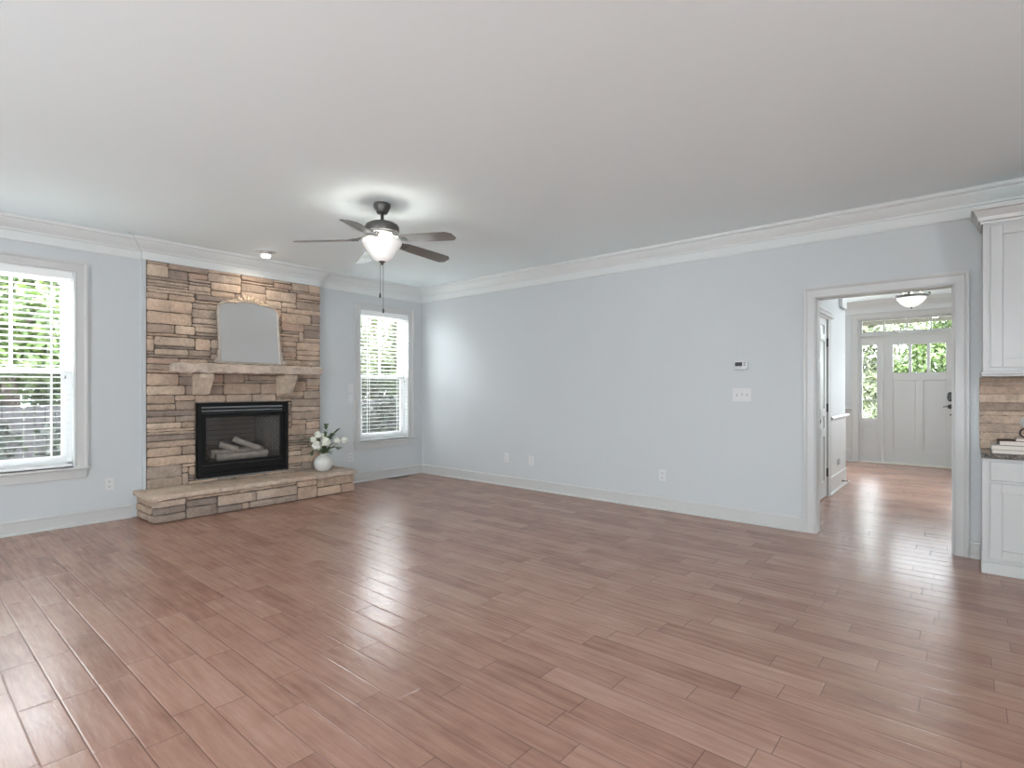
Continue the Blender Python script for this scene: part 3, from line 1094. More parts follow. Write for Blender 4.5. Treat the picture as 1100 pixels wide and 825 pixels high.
def scroll(u, v, r, s, turns=1.4, a0=0.0, w=0.006):
    p = []
    for k in range(26):
        t = a0 + s * k / 25 * 2 * math.pi * turns
        rr = r * (1 - 0.75 * k / 25)
        p.append(mfn(u + rr * math.cos(t), v + rr * math.sin(t), 0.016))
    cr.tube(p, w, 6)


def leafy(u, v, du, dv, w):
    L = math.hypot(du, dv)
    px, py = -dv / L * w, du / L * w
    cr.prism([(u, v), (u + du * 0.4 + px, v + dv * 0.4 + py), (u + du * 0.8 + px * 0.6, v + dv * 0.8 + py * 0.6), (u + du, v + dv), (u + du * 0.8 - px * 0.6, v + dv * 0.8 - py * 0.6), (u + du * 0.4 - px, v + dv * 0.4 - py)], mfn, 0.006, 0.024)


T = 0.700
for s in (-1, 1):
    scroll(s * 0.030, T + 0.028, 0.022, s, 1.3, 0.5)
    scroll(s * 0.085, T + 0.014, 0.027, -s, 1.3, 2.0)
    scroll(s * 0.150, T - 0.002, 0.022, s, 1.2, 1.0)
    leafy(s * 0.02, T + 0.01, s * 0.04, 0.055, 0.012)
    leafy(s * 0.06, T + 0.005, s * 0.055, 0.034, 0.011)
    leafy(s * 0.13, T - 0.014, s * 0.09, -0.004, 0.012)
    leafy(s * 0.10, T - 0.012, s * 0.05, -0.018, 0.009)
leafy(0, T + 0.005, 0, 0.062, 0.015)
cr.build('carved_crest', M['gilt'], mi)

# ------------------------------------------------------------------ ceiling fan
FC = Vector((2.642, -2.636, H))
fan = thing('ceiling_fan', 'five blade ceiling fan with lit frosted bowl and pull chains', 'ceiling fan', FC)
cx, cyf = FC.x, FC.y
MB().lathe([(0.0, H - 0.001), (0.062, H - 0.001), (0.066, H - 0.012), (0.064, H - 0.03), (0.046, H - 0.066), (0.040, H - 0.078), (0.0, H - 0.080)], (cx, cyf, 0), 32).build('canopy', M['bronze'], fan)
MB().lathe([(0.0, 2.64), (0.0125, 2.64), (0.0125, 2.585), (0.024, 2.580), (0.024, 2.556), (0.0, 2.556)], (cx, cyf, 0), 20).build('downrod', M['bronze'], fan)
MB().lathe([(0.0, 2.566), (0.055, 2.565), (0.095, 2.556), (0.124, 2.540), (0.133, 2.522), (0.133, 2.486), (0.126, 2.478), (0.0, 2.478)], (cx, cyf, 0), 40).build('motor_housing', M['bronze'], fan)
MB().lathe([(0.0, 2.478), (0.118, 2.477), (0.112, 2.462), (0.096, 2.450), (0.088, 2.440), (0.082, 2.420), (0.0, 2.418)], (cx, cyf, 0), 40).build('flywheel', M['nickel'], fan)
MB().lathe([(0.0, 2.420), (0.070, 2.418), (0.074, 2.405), (0.0, 2.403)], (cx, cyf, 0), 32).build('light_fitter', M['nickel'], fan)
bowl = MB().lathe([(0.150, 2.414), (0.157, 2.411), (0.153, 2.396), (0.140, 2.372), (0.122, 2.345), (0.100, 2.310), (0.075, 2.278), (0.045, 2.258), (0.0, 2.250),
                   ], (cx, cyf, 0), 48)
b = bowl.build('light_bowl', M['bowl'], fan)
so = b.modifiers.new('thickness', 'SOLIDIFY')
so.thickness = 0.003
MB().lathe([(0.0, 2.262), (0.026, 2.258), (0.024, 2.248), (0.011, 2.240), (0.009, 2.232), (0.006, 2.226), (0.0, 2.222)], (cx, cyf, 0), 20).build('finial', M['bronze'], fan)
for k in range(5):
    a = R(15 + 72 * k)
    ca, sa = math.cos(a), math.sin(a)
    pitch = R(-11)

    def bf(u, v, d, ca=ca, sa=sa):
        # u outwards, v across, d up; pitched about the blade's own axis, slight droop
        vv, dd = v * math.cos(pitch) - d * math.sin(pitch), v * math.sin(pitch) + d * math.cos(pitch)
        zz = 2.412 - 0.035 * (u - 0.19) / 0.47 + dd
        return (cx + u * ca - vv * sa, cyf + u * sa + vv * ca, zz)
    poly = [(0.185, -0.045), (0.205, -0.056), (0.30, -0.062), (0.55, -0.068), (0.625, -0.068), (0.662, -0.036), (0.662, 0.036), (0.625, 0.068), (0.55, 0.068), (0.30, 0.062), (0.205, 0.056), (0.185, 0.045)]
    MB().prism(poly, bf, -0.003, 0.003).build('blade', M['blade'], fan, bevel=0.0015)
    ir = MB()
    pts = [(0.085, 0.0, 0.040), (0.115, 0.012, 0.034), (0.150, 0.018, 0.018), (0.185, 0.020, 0.008), (0.235, 0.022, 0.006)]
    for s in (-1, 1):
        ir.tube([bf(u, s * v, d) for u, v, d in pts], [0.008, 0.007, 0.006, 0.006, 0.004], 8)
    ir.prism([(0.175, -0.030), (0.235, -0.038), (0.252, -0.016), (0.240, 0.0), (0.252, 0.016), (0.235, 0.038), (0.175, 0.030)], bf, 0.003, 0.007)
    ir.prism([(0.180, -0.026), (0.228, -0.032), (0.240, 0.0), (0.228, 0.032), (0.180, 0.026)], bf, -0.006, -0.003)
    ir.build('blade_iron', M['bronze'], fan)
for (dx, dy, zb) in ((-0.012, -0.010, 2.005), (0.004, 0.008, 1.885)):
    ch = MB().tube([(cx + dx, cyf + dy, 2.245), (cx + dx, cyf + dy, zb)], 0.0016, 6)
    c_ = ch.build('pull_chain', M['bronze'], fan)
    MB().lathe([(0.002, 0.0), (0.006, -0.006), (0.008, -0.022), (0.008, -0.036), (0.004, -0.040), (0.0, -0.040)], (cx + dx, cyf + dy, zb), 12).build('chain_fob', M['bronze'], c_)
light('fan_bulb', 'POINT', (cx, cyf, 2.345), 3.4, (1.0, 0.97, 0.92), shadow_soft_size=0.10)

# ------------------------------------------------------------------ recessed light and small ceiling hook
rc = (0.456, -2.535)
rl = thing('recessed_light', 'lit white recessed spotlight in the ceiling above the fireplace', 'ceiling light', (rc[0], rc[1], H))
MB().lathe([(0.062, H - 0.001), (0.105, H - 0.001), (0.104, H - 0.006), (0.080, H - 0.010), (0.066, H - 0.006), (0.062, H - 0.001)], (rc[0], rc[1], 0), 40).build('trim_ring', M['trim'], rl)
MB().lathe([(0.0, H - 0.0005), (0.060, H - 0.002), (0.058, H - 0.016), (0.050, H - 0.032), (0.046, H - 0.036), (0.0, H - 0.036)], (rc[0], rc[1], 0), 32).build('gimbal', M['nickel'], rl)
MB().lathe([(0.044, H - 0.034), (0.048, H - 0.046), (0.044, H - 0.060), (0.028, H - 0.068), (0.0, H - 0.070)], (rc[0], rc[1], 0), 32).build('bulb', M['bulb'], rl)
sp = light('recessed_spot', 'SPOT', (rc[0], rc[1], H - 0.085), 6.5, (1.0, 0.86, 0.68), spot_size=R(125), spot_blend=0.8, shadow_soft_size=0.04)
aim(sp, (-0.42, -0.02, -0.9))
hk = MB().lathe([(0.0, H - 0.0005), (0.014, H - 0.001), (0.013, H - 0.008), (0.005, H - 0.014), (0.004, H - 0.022), (0.0, H - 0.024)], (0.205, -3.70, 0), 14)
tag(hk.build('ceiling_hook', M['plate'], loc=(0.205, -3.70, H)), 'tiny white hook in the ceiling beside the fireplace crown corner', 'hook')


# ------------------------------------------------------------------ plates, outlets, thermostat
def wall_left(u, v, d):
    return (d, u, v)


def wall_right(u, v, d):
    return (u, -d, v)


def fbox(m, fn, u0, u1, v0, v1, d0, d1):
    return m.prism([(u0, v0), (u1, v0), (u1, v1), (u0, v1)], fn, d0, d1)


def outlet(fn, u, v, label, blank=False, w=0.074, h=0.118):
    o = thing('wall_outlet' if not blank else 'blank_wall_plate', label, 'outlet' if not blank else 'wall plate', fn(u, v, 0), None)
    fbox(MB(), fn, u - w / 2, u + w / 2, v - h / 2, v + h / 2, 0.0, 0.006).build('cover_plate', M['plate'], o, bevel=0.003)
    if blank:
        for s in (-1, 1):
            fbox(MB(), fn, u - 0.003, u + 0.003, v + s * 0.04 - 0.003, v + s * 0.04 + 0.003, 0.006, 0.0075).build('screw', M['grey'], o)
        return o
    for s in (-1, 1):
        c = v + s * 0.024
        r_ = MB().prism([(u + 0.017 * math.cos(t) * 1.0, c + 0.0155 * max(-0.8, min(0.8, math.sin(t)))) for t in [2 * math.pi * k / 20 for k in range(20)]], fn, 0.006, 0.009)
        q = r_.build('socket', M['plate'], o)
        sl = MB()
        fbox(sl, fn, u - 0.0085, u - 0.005, c - 0.004, c + 0.006, 0.009, 0.0095)
        fbox(sl, fn, u + 0.005, u + 0.0085, c - 0.004, c + 0.006, 0.009, 0.0095)
        fbox(sl, fn, u - 0.003, u + 0.003, c - 0.011, c - 0.006, 0.009, 0.0095)
        sl.build('slots', M['slot'], q)
    return o


outlet(wall_left, -3.806, 0.348, 'white wall outlet between the left window and the hearth')
outlet(wall_left, -1.205, 0.343, 'white wall outlet behind the flower vase below the narrow window')
outlet(wall_right, 1.660, 0.360, 'white outlet on the long wall, nearest the room corner')
outlet(wall_right, 2.067, 0.354, 'blank white cover plate low on the long wall', blank=True)
outlet(wall_right, 3.785, 0.355, 'white outlet on the long wall below the thermostat side')


def switches(fn, u, v, n, w, h, label, name='light_switch', style='toggle'):
    o = thing(name, label, 'light switch', fn(u, v, 0))
    fbox(MB(), fn, u - w / 2, u + w / 2, v - h / 2, v + h / 2, 0.0, 0.006).build('cover_plate', M['plate'], o, bevel=0.003)
    for k in range(n):
        c = u + (k - (n - 1) / 2) * 0.046
        if style == 'toggle':
            t = MB()
            fbox(t, fn, c - 0.006, c + 0.006, v - 0.013, v + 0.013, 0.006, 0.0075)
            t.build('toggle_slot', M['grey'], o)
            MB().prism([(0.007, v - 0.006), (0.007, v + 0.006), (0.020, v + (0.013 if k != 1 else -0.004)), (0.020, v + (0.004 if k != 1 else -0.013))], lambda a, b, d: fn(d, b, a), c - 0.0035, c + 0.0035).build('toggle', M['plate'], o)
        else:
            MB().prism([(0.006, v - 0.032), (0.006, v + 0.032), (0.009, v + 0.032), (0.007, v), (0.009, v - 0.032)], lambda a, b, d: fn(d, b, a), c - 0.016, c + 0.016).build('rocker', M['plate'], o)
    return o


switches(wall_right, 4.571, 1.188, 3, 0.168, 0.122, 'white triple toggle switch plate below the thermostat')
switches(wall_left, -1.202, 1.248, 1, 0.074, 0.118, 'upper of two white switch plates left of the narrow window', style='rocker')
switches(wall_left, -1.202, 1.113, 1, 0.074, 0.118, 'lower of two white switch plates left of the narrow window', style='rocker')

th = thing('thermostat', 'white thermostat with grey screen above the triple switch plate', 'thermostat', wall_right(4.567, 1.463, 0))
MB().prism([(4.508, 1.424), (4.618, 1.424), (4.626, 1.434), (4.630, 1.463), (4.626, 1.492), (4.618, 1.502), (4.508, 1.502), (4.504, 1.495), (4.504, 1.431)], wall_right, 0.0, 0.026).build('housing', M['plate'], th, bevel=0.004)
fbox(MB(), wall_right, 4.516, 4.580, 1.455, 1.492, 0.026, 0.0275).build('screen', M['lcd'], th)
for v in (1.485, 1.464):
    MB().prism([(4.592, v - 0.006), (4.612, v - 0.006), (4.608, v + 0.006), (4.596, v + 0.006)], wall_right, 0.026, 0.029).build('button', M['grey'], th)
for u in (4.528, 4.562):
    fbox(MB(), wall_right, u - 0.010, u + 0.010, 1.440, 1.445, 0.026, 0.0275).build('mode_slider', M['grey'], th)

# floor vent
fv = thing('floor_vent', 'brown slotted floor vent below the narrow window', 'vent', (0.095, -0.51, 0))
MB().box(0.045, 0.145, -0.66, -0.36, 0.0, 0.004).build('vent_frame', M['ventm'], fv, bevel=0.001)
v = MB()
for k in range(18):
    yv = -0.645 + k * 0.0158
    v.box(0.058, 0.092, yv, yv + 0.008, 0.004, 0.0046).box(0.098, 0.132, yv, yv + 0.008, 0.004, 0.0046)
v.build('slots', M['slot'], fv)

# ------------------------------------------------------------------ vase and flowers
VX, VY, VZ = 0.33, -1.790, 0.2665
va = MB().lathe([(0.0, 0.0), (0.050, 0.0), (0.062, 0.004), (0.092, 0.038), (0.106, 0.078), (0.108, 0.100), (0.101, 0.132), (0.082, 0.160), (0.055, 0.180), (0.038, 0.188), (0.036, 0.198), (0.040, 0.203),
                 (0.034, 0.203), (0.031, 0.190), (0.050, 0.172), (0.078, 0.150), (0.095, 0.100), (0.080, 0.040), (0.045, 0.012), (0.0, 0.012)], (VX, VY, VZ), 64, rib=32, ribamp=0.008)
vo = va.build('flower_vase', M['vase'], loc=(VX, VY, VZ))
tag(vo, 'round ribbed white ceramic vase on the right end of the hearth', 'vase')


def bez(p, q, bend, n=7):
    p, q, b_ = Vector(p), Vector(q), Vector(bend)
    return [p * (1 - t) ** 2 + b_ * 2 * t * (1 - t) + q * t ** 2 for t in [k / (n - 1) for k in range(n)]]


def leaf_shape(m, p, d, up, L, w):
    p, d, up = Vector(p), Vector(d).normalized(), Vector(up)
    sd = d.cross(up).normalized()
    nn = sd.cross(d).normalized()
    vs = []
    for t, ww, zz in ((0, 0.06, 0), (0.25, 0.8, 0.05), (0.55, 1.0, 0.06), (0.8, 0.6, 0.0), (1, 0.03, -0.08)):
        c = p + d * L * t + nn * L * zz
        vs += [c - sd * w * ww, c + nn * w * -0.25 * ww, c + sd * w * ww]
    fs = []
    for k in range(4):
        for j in range(2):
            fs.append((k * 3 + j, k * 3 + j + 1, k * 3 + j + 4, k * 3 + j + 3))
    m.add(vs, fs, True)


rgf = random.Random(4)
MOUTH = Vector((VX, VY, VZ + 0.19))
# bloom offsets in (towards the camera, to the right, up): camera looks along (-.65, .76)
AX = Vector((0.6468, -0.7627, 0))
AR = Vector((0.7627, 0.6468, 0))


def bq(f, r, u):
    return Vector((VX, VY, VZ)) + AX * f + AR * r + Vector((0, 0, u))


BL = [(0.075, -0.050, 0.305, 0.052, 'large white bloom lowest at the front of the vase bouquet'),
      (0.060, 0.050, 0.350, 0.050, 'large white bloom in the middle of the vase bouquet'),
      (0.00, -0.060, 0.425, 0.042, 'white bloom topmost in the vase bouquet'),
      (0.03, -0.110, 0.375, 0.034, 'small white bloom at the left of the vase bouquet'),
      (0.01, 0.170, 0.360, 0.034, 'white bloom on the right of the vase bouquet, second from the edge'),
      (-0.01, 0.255, 0.365, 0.036, 'white bloom farthest right in the vase bouquet'),
      (-0.03, 0.010, 0.410, 0.036, 'white bloom at the back of the vase bouquet')]
for f, r_, u, rad, lab in BL:
    c = bq(f, r_, u)
    rad *= 1.22
    o = thing('white_flower', lab, 'flower', c, 'white blooms in the vase')
    s0 = MOUTH + Vector((rgf.uniform(-0.012, 0.012), rgf.uniform(-0.012, 0.012), -0.06))
    MB().tube(bez(s0, c, MOUTH + Vector((0, 0, 0.07)) + (c - MOUTH) * 0.15), 0.0028, 6).build('stem', M['stem'], o)
    pm = MB()
    for k in range(70):
        t = rgf.uniform(0, 2 * math.pi)
        zz = rgf.uniform(-0.75, 1.0)
        rr = math.sqrt(1 - zz * zz)
        d = Vector((rr * math.cos(t), rr * math.sin(t), zz))
        tang = d.cross(Vector((rgf.uniform(-1, 1), rgf.uniform(-1, 1), rgf.uniform(-1, 1)))).normalized()
        leaf_shape(pm, c + d * rad * 0.72 - tang * rad * 0.25, tang + d * 0.35, d, rad * 0.62, rad * 0.24)
    core = []
    pm.lathe([(0.0, -rad * 0.75), (rad * 0.5, -rad * 0.55), (rad * 0.76, 0.0), (rad * 0.55, rad * 0.5), (0.0, rad * 0.75)], tuple(c), 12)
    pm.build('bloom', M['petal'], o)
SPR = [(0.02, -0.27, 0.34, 'leafg', 'grey green fern sprig reaching left out of the vase'),
       (0.05, -0.24, 0.42, 'leafg', 'grey green fern sprig rising upper left out of the vase'),
       (-0.01, 0.03, 0.52, 'leafd', 'dark thin sprig standing tallest in the vase'),
       (0.00, 0.16, 0.47, 'leafd', 'dark leafy sprig rising upper right out of the vase'),
       (0.05, 0.20, 0.28, 'leafd', 'dark leafy sprig reaching low right out of the vase'),
       (0.10, 0.10, 0.24, 'leafd', 'dark leafy sprig hanging over the right front of the vase'),
       (0.10, -0.09, 0.235, 'leafd', 'dark leafy sprig hanging over the left front of the vase'),
       (0.03, 0.08, 0.40, 'leafd', 'dark leafy sprig filling the middle of the vase bouquet')]
for f, r_, u, mt_, lab in SPR:
    c = bq(f, r_, u)
    o = thing('leafy_sprig', lab, 'foliage', MOUTH, 'green sprigs in the vase')
    s0 = MOUTH + Vector((rgf.uniform(-0.012, 0.012), rgf.uniform(-0.012, 0.012), -0.05))
    pts = bez(s0, c, MOUTH + Vector((0, 0, 0.10)) + (c - MOUTH) * 0.2, 12)
    MB().tube(pts, [0.0026 - 0.0014 * k / 11 for k in range(12)], 6).build('stem', M['stem'], o)
    lm = MB()
    fern = mt_ == 'leafg'
    for k in range(3 if not fern else 4, 12):
        d = (pts[k] - pts[k - 1]).normalized()
        sd = d.cross(Vector((rgf.uniform(-0.5, 0.5), rgf.uniform(-0.5, 0.5), 1))).normalized()
        for s in (-1, 1):
            for rep in range(2 if fern else 1):
                leaf_shape(lm, pts[k] - d * 0.008 * rep, d * (0.7 if fern else 0.9) + sd * s * 0.9 + Vector((0, 0, rgf.uniform(-0.25, 0.25))), Vector((0, 0, 1)),
                           (0.058 if fern else 0.068) * rgf.uniform(0.7, 1.15), 0.009 if fern else 0.017)
    leaf_shape(lm, pts[-1], pts[-1] - pts[-2], Vector((0, 0, 1)), 0.05, 0.010)
    lm.build('leaves', M[mt_], o)


# ------------------------------------------------------------------ front door with sidelights and transom
fd = sroot('door_1', (5.55, FY, 0), 'white front door with sidelights and transom at the foyer end', 'door')
cm = MB()
cm.sweep([(6.365, 0.0), (6.365, 2.425), (4.737, 2.425), (4.737, 0.0)], [(-0.004, 0.0), (-0.004, 0.016), (0.06, 0.018), (0.07, 0.024), (0.085, 0.024), (0.085, 0.0)], lambda u, v, d: (u, FY - d, v))
cm.build('casing', M['trim'], fd, bevel=0.002)
D0, D1 = FY + 0.02, FY + 0.12
jm = MB()
jm.box(4.737, 4.760, D0 - 0.02, D1, 0, 2.43).box(6.342, 6.365, D0 - 0.02, D1, 0, 2.43).box(4.76, 6.342, D0 - 0.02, D1, 2.405, 2.43)
jm.box(4.76, 6.342, D0 - 0.012, D1, 2.120, 2.150)
jm.box(5.050, 5.090, D0 - 0.012, D1, 0.0, 2.12).box(6.012, 6.052, D0 - 0.012, D1, 0.0, 2.12)
jm.build('door_frame', M['trim'], fd, bevel=0.002)
MB().box(4.76, 6.342, D0 - 0.045, D1 + 0.05, 0.0, 0.022).build('threshold', M['concrete'], fd, bevel=0.004)
# transom
tm = MB()
TX = [4.80, 5.110, 5.416, 5.728, 6.036, 6.302]
tm.box(4.76, 4.80, FY + 0.05, FY + 0.09, 2.15, 2.405).box(6.302, 6.342, FY + 0.05, FY + 0.09, 2.15, 2.405).box(4.80, 6.302, FY + 0.05, FY + 0.09, 2.383, 2.405).box(4.80, 6.302, FY + 0.05, FY + 0.09, 2.15, 2.195)
for x in TX[1:-1]:
    tm.box(x - 0.009, x + 0.009, FY + 0.055, FY + 0.085, 2.195, 2.383)
t_ = tm.build('transom', M['trim'], fd)
MB().box(4.80, 6.302, FY + 0.068, FY + 0.072, 2.19, 2.388).build('transom_glass', M['glass'], t_)
# sidelights
for (a, b) in ((4.76, 5.05), (6.052, 6.342)):
    g0, g1, gz0, gz1 = a + 0.042, b - 0.040, 0.745, 1.978
    s = MB()
    s.box(a, g0, FY + 0.04, FY + 0.085, 0.02, 2.12).box(g1, b, FY + 0.04, FY + 0.085, 0.02, 2.12).box(g0, g1, FY + 0.04, FY + 0.085, gz1, 2.12)
    s.box(g0, g1, FY + 0.04, FY + 0.085, 0.62, gz0).box(g0, g1, FY + 0.04, FY + 0.085, 0.02, 0.35).box(g0, g1, FY + 0.052, FY + 0.08, 0.35, 0.62)
    s.box(g0 + 0.02, g1 - 0.02, FY + 0.046, FY + 0.052, 0.375, 0.595)
    s.box(a + 0.01, b - 0.01, FY + 0.02, FY + 0.04, 0.022, 0.06)
    q = s.build('sidelight', M['trim'], fd, bevel=0.003)
    for k in range(1, 4):
        z = gz0 + (gz1 - gz0) * k / 4
        MB().box(g0, g1, FY + 0.05, FY + 0.075, z - 0.007, z + 0.007).build('muntin', M['trim'], q)
    MB().box(g0 - 0.004, g1 + 0.004, FY + 0.061, FY + 0.064, gz0 - 0.004, gz1 + 0.004).build('sidelight_glass', M['glass'], q)
# the door leaf
dl = MB()
a, b, z0, z1 = 5.094, 6.009, 0.023, 2.116
y0, y1 = FY + 0.035, FY + 0.08
LX = [(5.231, 5.441), (5.477, 5.674), (5.715, 5.912)]
dl.box(a, 5.231, y0, y1, z0, z1).box(5.912, b, y0, y1, z0, z1)
dl.box(5.231, 5.912, y0, y1, 1.962, z1).box(5.231, 5.912, y0, y1, 1.378, 1.503).box(5.231, 5.912, y0, y1, z0, 0.262)
dl.box(5.441, 5.477, y0, y1, 1.503, 1.962).box(5.674, 5.715, y0, y1, 1.503, 1.962)
dl.box(5.528, 5.630, y0, y1, 0.262, 1.378)
dl.box(5.231, 5.528, y0 + 0.012, y1 - 0.01, 0.262, 1.378).box(5.630, 5.912, y0 + 0.012, y1 - 0.01, 0.262, 1.378)
leafd = dl.build('door_leaf', M['trim'], fd, bevel=0.003)
for (g0, g1) in LX:
    MB().box(g0 - 0.004, g1 + 0.004, FY + 0.056, FY + 0.060, 1.499, 1.966).build('door_glass', M['glass'], leafd)
for z in (1.83, 1.05, 0.27):
    MB().tube([(5.090, FY + 0.026, z - 0.05), (5.090, FY + 0.026, z + 0.05)], 0.008, 10).build('hinge', M['nickel'], fd)
kp = MB().prism([(5.925 + 0.038 + 0.036 * math.cos(t), 1.115 + 0.046 * max(-1.6, min(1.6, 1.7 * math.sin(t)))) for t in [2 * math.pi * k / 24 for k in range(24)]], lambda u, v, d: (u, FY + 0.035 - d, v), 0.0, 0.022)
kp = kp.build('keypad_lock', M['blackhw'], leafd, bevel=0.003)
kb = MB()
for r_ in range(4):
    for c in (-1, 1):
        kb.lathe([(0.0, 0.0), (0.006, 0.0), (0.005, 0.003), (0.0, 0.003)], (0, 0, 0), 8)
        n = 8 * 4
        for i in range(len(kb.v) - n, len(kb.v)):
            p = kb.v[i]
            kb.v[i] = (5.963 + c * 0.012 + p[0], FY + 0.013 - p[2], 1.15 - r_ * 0.022 + p[1])
kb.build('keypad_button', M['grey'], kp)
lvh = MB().prism([(5.963 + 0.033 * math.cos(2 * math.pi * k / 24), 0.962 + 0.036 * math.sin(2 * math.pi * k / 24)) for k in range(24)], lambda u, v, d: (u, FY + 0.035 - d, v), 0.0, 0.014)
lvh.tube([(5.963, FY + 0.022, 0.962), (5.963, FY - 0.015, 0.962)], 0.010, 10)
lvh.tube([(5.968, FY - 0.012, 0.962), (5.93, FY - 0.016, 0.964), (5.875, FY - 0.012, 0.958)], [0.009, 0.008, 0.006], 10)
lvh.build('lever_handle', M['blackhw'], leafd)
MB().lathe([(0.0, 0), (0.012, 0), (0.010, 0.008), (0.0, 0.008)], (0, 0, 0), 12)
db = MB().prism([(5.968 + 0.012 * math.cos(2 * math.pi * k / 16), 0.835 + 0.012 * math.sin(2 * math.pi * k / 16)) for k in range(16)], lambda u, v, d: (u, FY + 0.035 - d, v), 0.0, 0.008)
db.build('lock_button', M['blackhw'], leafd)

# ------------------------------------------------------------------ interior door on the foyer's left wall
idr = sroot('door_2', (FX, 1.48, 0), 'white panelled interior door with black hinges left in the foyer', 'door')
ffn = lambda u, v, d: (FX + d, u, v)
c = MB().sweep([(1.868, 0.0), (1.868, 2.052), (1.092, 2.052), (1.092, 0.0)], CAS, ffn)
c.box(FX - 0.12, FX, 1.09, 1.102, 0, 2.052).box(FX - 0.12, FX, 1.858, 1.87, 0, 2.052).box(FX - 0.12, FX, 1.102, 1.858, 2.04, 2.052)
c.build('casing', M['trim'], idr)
hd = MB().sweep([(1.985, 2.13), (0.975, 2.13)], [(0.0, 0.0), (0.0, 0.030), (-0.012, 0.034), (-0.014, 0.024), (-0.05, 0.026), (-0.058, 0.044), (-0.075, 0.050), (-0.075, 0.0)][::-1], ffn)
hd.build('header_moulding', M['trim'], idr)
dl = MB()
y0, y1 = 1.105, 1.855
xs = (FX - 0.040, FX - 0.004)
ST = 0.11
rows = [(0.015, 0.20), (0.70, 0.80), (0.93, 1.02), (1.78, 1.86), (1.96, 2.037)]
pans = [(0.20, 0.70), (0.80, 0.93), (1.02, 1.78), (1.86, 1.96)]
dl.box(*xs, y0, y0 + ST, 0.015, 2.037).box(*xs, y1 - ST, y1, 0.015, 2.037).box(*xs, 1.43, 1.53, 0.20, 1.96)
for z0, z1 in rows:
    dl.box(*xs, y0 + ST, y1 - ST, z0, z1)
for z0, z1 in pans:
    for pa, pb in ((y0 + ST, 1.43), (1.53, y1 - ST)):
        dl.box(xs[0] + 0.01, xs[1] - 0.012, pa, pb, z0, z1)
        if z1 - z0 > 0.2:
            dl.box(xs[0] + 0.01, xs[1] - 0.006, pa + 0.03, pb - 0.03, z0 + 0.03, z1 - 0.03)
lf = dl.build('door_leaf', M['trim'], idr, bevel=0.003)
for z in (1.775, 1.024, 0.282):
    MB().box(FX - 0.004, FX + 0.004, 1.842, 1.872, z - 0.047, z + 0.047).tube([(FX + 0.006, 1.857, z - 0.048), (FX + 0.006, 1.857, z + 0.048)], 0.007, 8).build('hinge', M['blackhw'], idr)
kn = MB()
prof = [(0.0, 0.0), (0.032, 0.0), (0.032, 0.006), (0.012, 0.010), (0.011, 0.035), (0.022, 0.042), (0.028, 0.054), (0.024, 0.066), (0.0, 0.070)]
kn.lathe(prof, (0, 0, 0), 20)
kn.v = [(FX - 0.004 + p[2], 1.175 + p[0], 0.905 + p[1]) for p in kn.v]
kn.build('door_knob', M['blackhw'], lf)

ds = MB().tube([(FX + 0.016, 2.72, 0.072), (FX + 0.024, 2.72, 0.072)], 0.012, 10)
ds.tube([(FX + 0.02 + 0.004 * k, 2.72, 0.072) for k in range(17)], [0.0045 + 0.0015 * (k % 2) for k in range(17)], 8)
dst = thing('door_stop', 'dark spring door stop on the foyer baseboard', 'door stop', (FX + 0.016, 2.72, 0.072))
ds.build('spring', M['blackhw'], dst)
MB().tube([(FX + 0.084, 2.72, 0.072), (FX + 0.098, 2.72, 0.072)], 0.008, 10).build('rubber_tip', M['plate'], dst)
no = thing('plug_in_night_light', 'white plug-in night light low on the foyer wainscot', 'night light', (FX + 0.006, 2.46, 0.34))
fbox(MB(), ffn, 2.423, 2.497, 0.285, 0.400, 0.006, 0.011).build('cover_plate', M['plate'], no, bevel=0.002)
fbox(MB(), ffn, 2.432, 2.444, 0.300, 0.365, 0.011, 0.014).build('sensor_window', M['slot'], no)
fbox(MB(), ffn, 2.455, 2.490, 0.310, 0.385, 0.011, 0.040).build('lamp_body', M['plate'], no, bevel=0.006)
dc = thing('door_chime', 'white door chime box high on the foyer wall', 'door chime', (FX, 2.70, 2.38))
fbox(MB(), ffn, 2.58, 2.88, 2.27, 2.47, 0.0, 0.045).build('cover', M['plate'], dc, bevel=0.01)
fbox(MB(), ffn, 2.60, 2.86, 2.258, 2.27, 0.004, 0.034).build('grille', M['grey'], dc)

# ------------------------------------------------------------------ foyer ceiling light
fx, fy = 5.592, 3.85
fo = thing('foyer_ceiling_light', 'lit white glass bowl light with dark scrolled rim in the foyer', 'ceiling light', (fx, fy, H))
MB().lathe([(0.0, H - 0.001), (0.075, H - 0.001), (0.070, H - 0.022), (0.02, H - 0.034), (0.012, H - 0.04), (0.012, 2.510), (0.0, 2.510)], (fx, fy, 0), 28).build('canopy', M['bronze'], fo)
MB().lathe([(0.174, 2.500), (0.178, 2.490), (0.158, 2.448), (0.124, 2.405), (0.075, 2.365), (0.03, 2.348), (0.0, 2.346)], (fx, fy, 0), 48).build('light_bowl', M['bowl'], fo)
MB().lathe([(0.168, 2.505), (0.184, 2.505), (0.184, 2.484), (0.174, 2.476), (0.168, 2.505)], (fx, fy, 0), 48).build('rim_band', M['bronze'], fo)
for k in range(3):
    t = R(25 + 120 * k)
    pr = [(0.012, 2.560), (0.06, 2.575), (0.11, 2.560), (0.15, 2.525), (0.185, 2.505), (0.212, 2.515), (0.219, 2.535), (0.206, 2.545), (0.198, 2.532)]
    MB().tube([(fx + r_ * math.cos(t), fy + r_ * math.sin(t), z) for r_, z in pr], 0.008, 8).build('scroll_arm', M['bronze'], fo)
MB().lathe([(0.0, 2.352), (0.016, 2.346), (0.012, 2.334), (0.0, 2.326)], (fx, fy, 0), 16).build('finial', M['bronze'], fo)
light('foyer_bulb', 'POINT', (fx, fy, 2.460), 8, (1.0, 0.93, 0.83), shadow_soft_size=0.06)

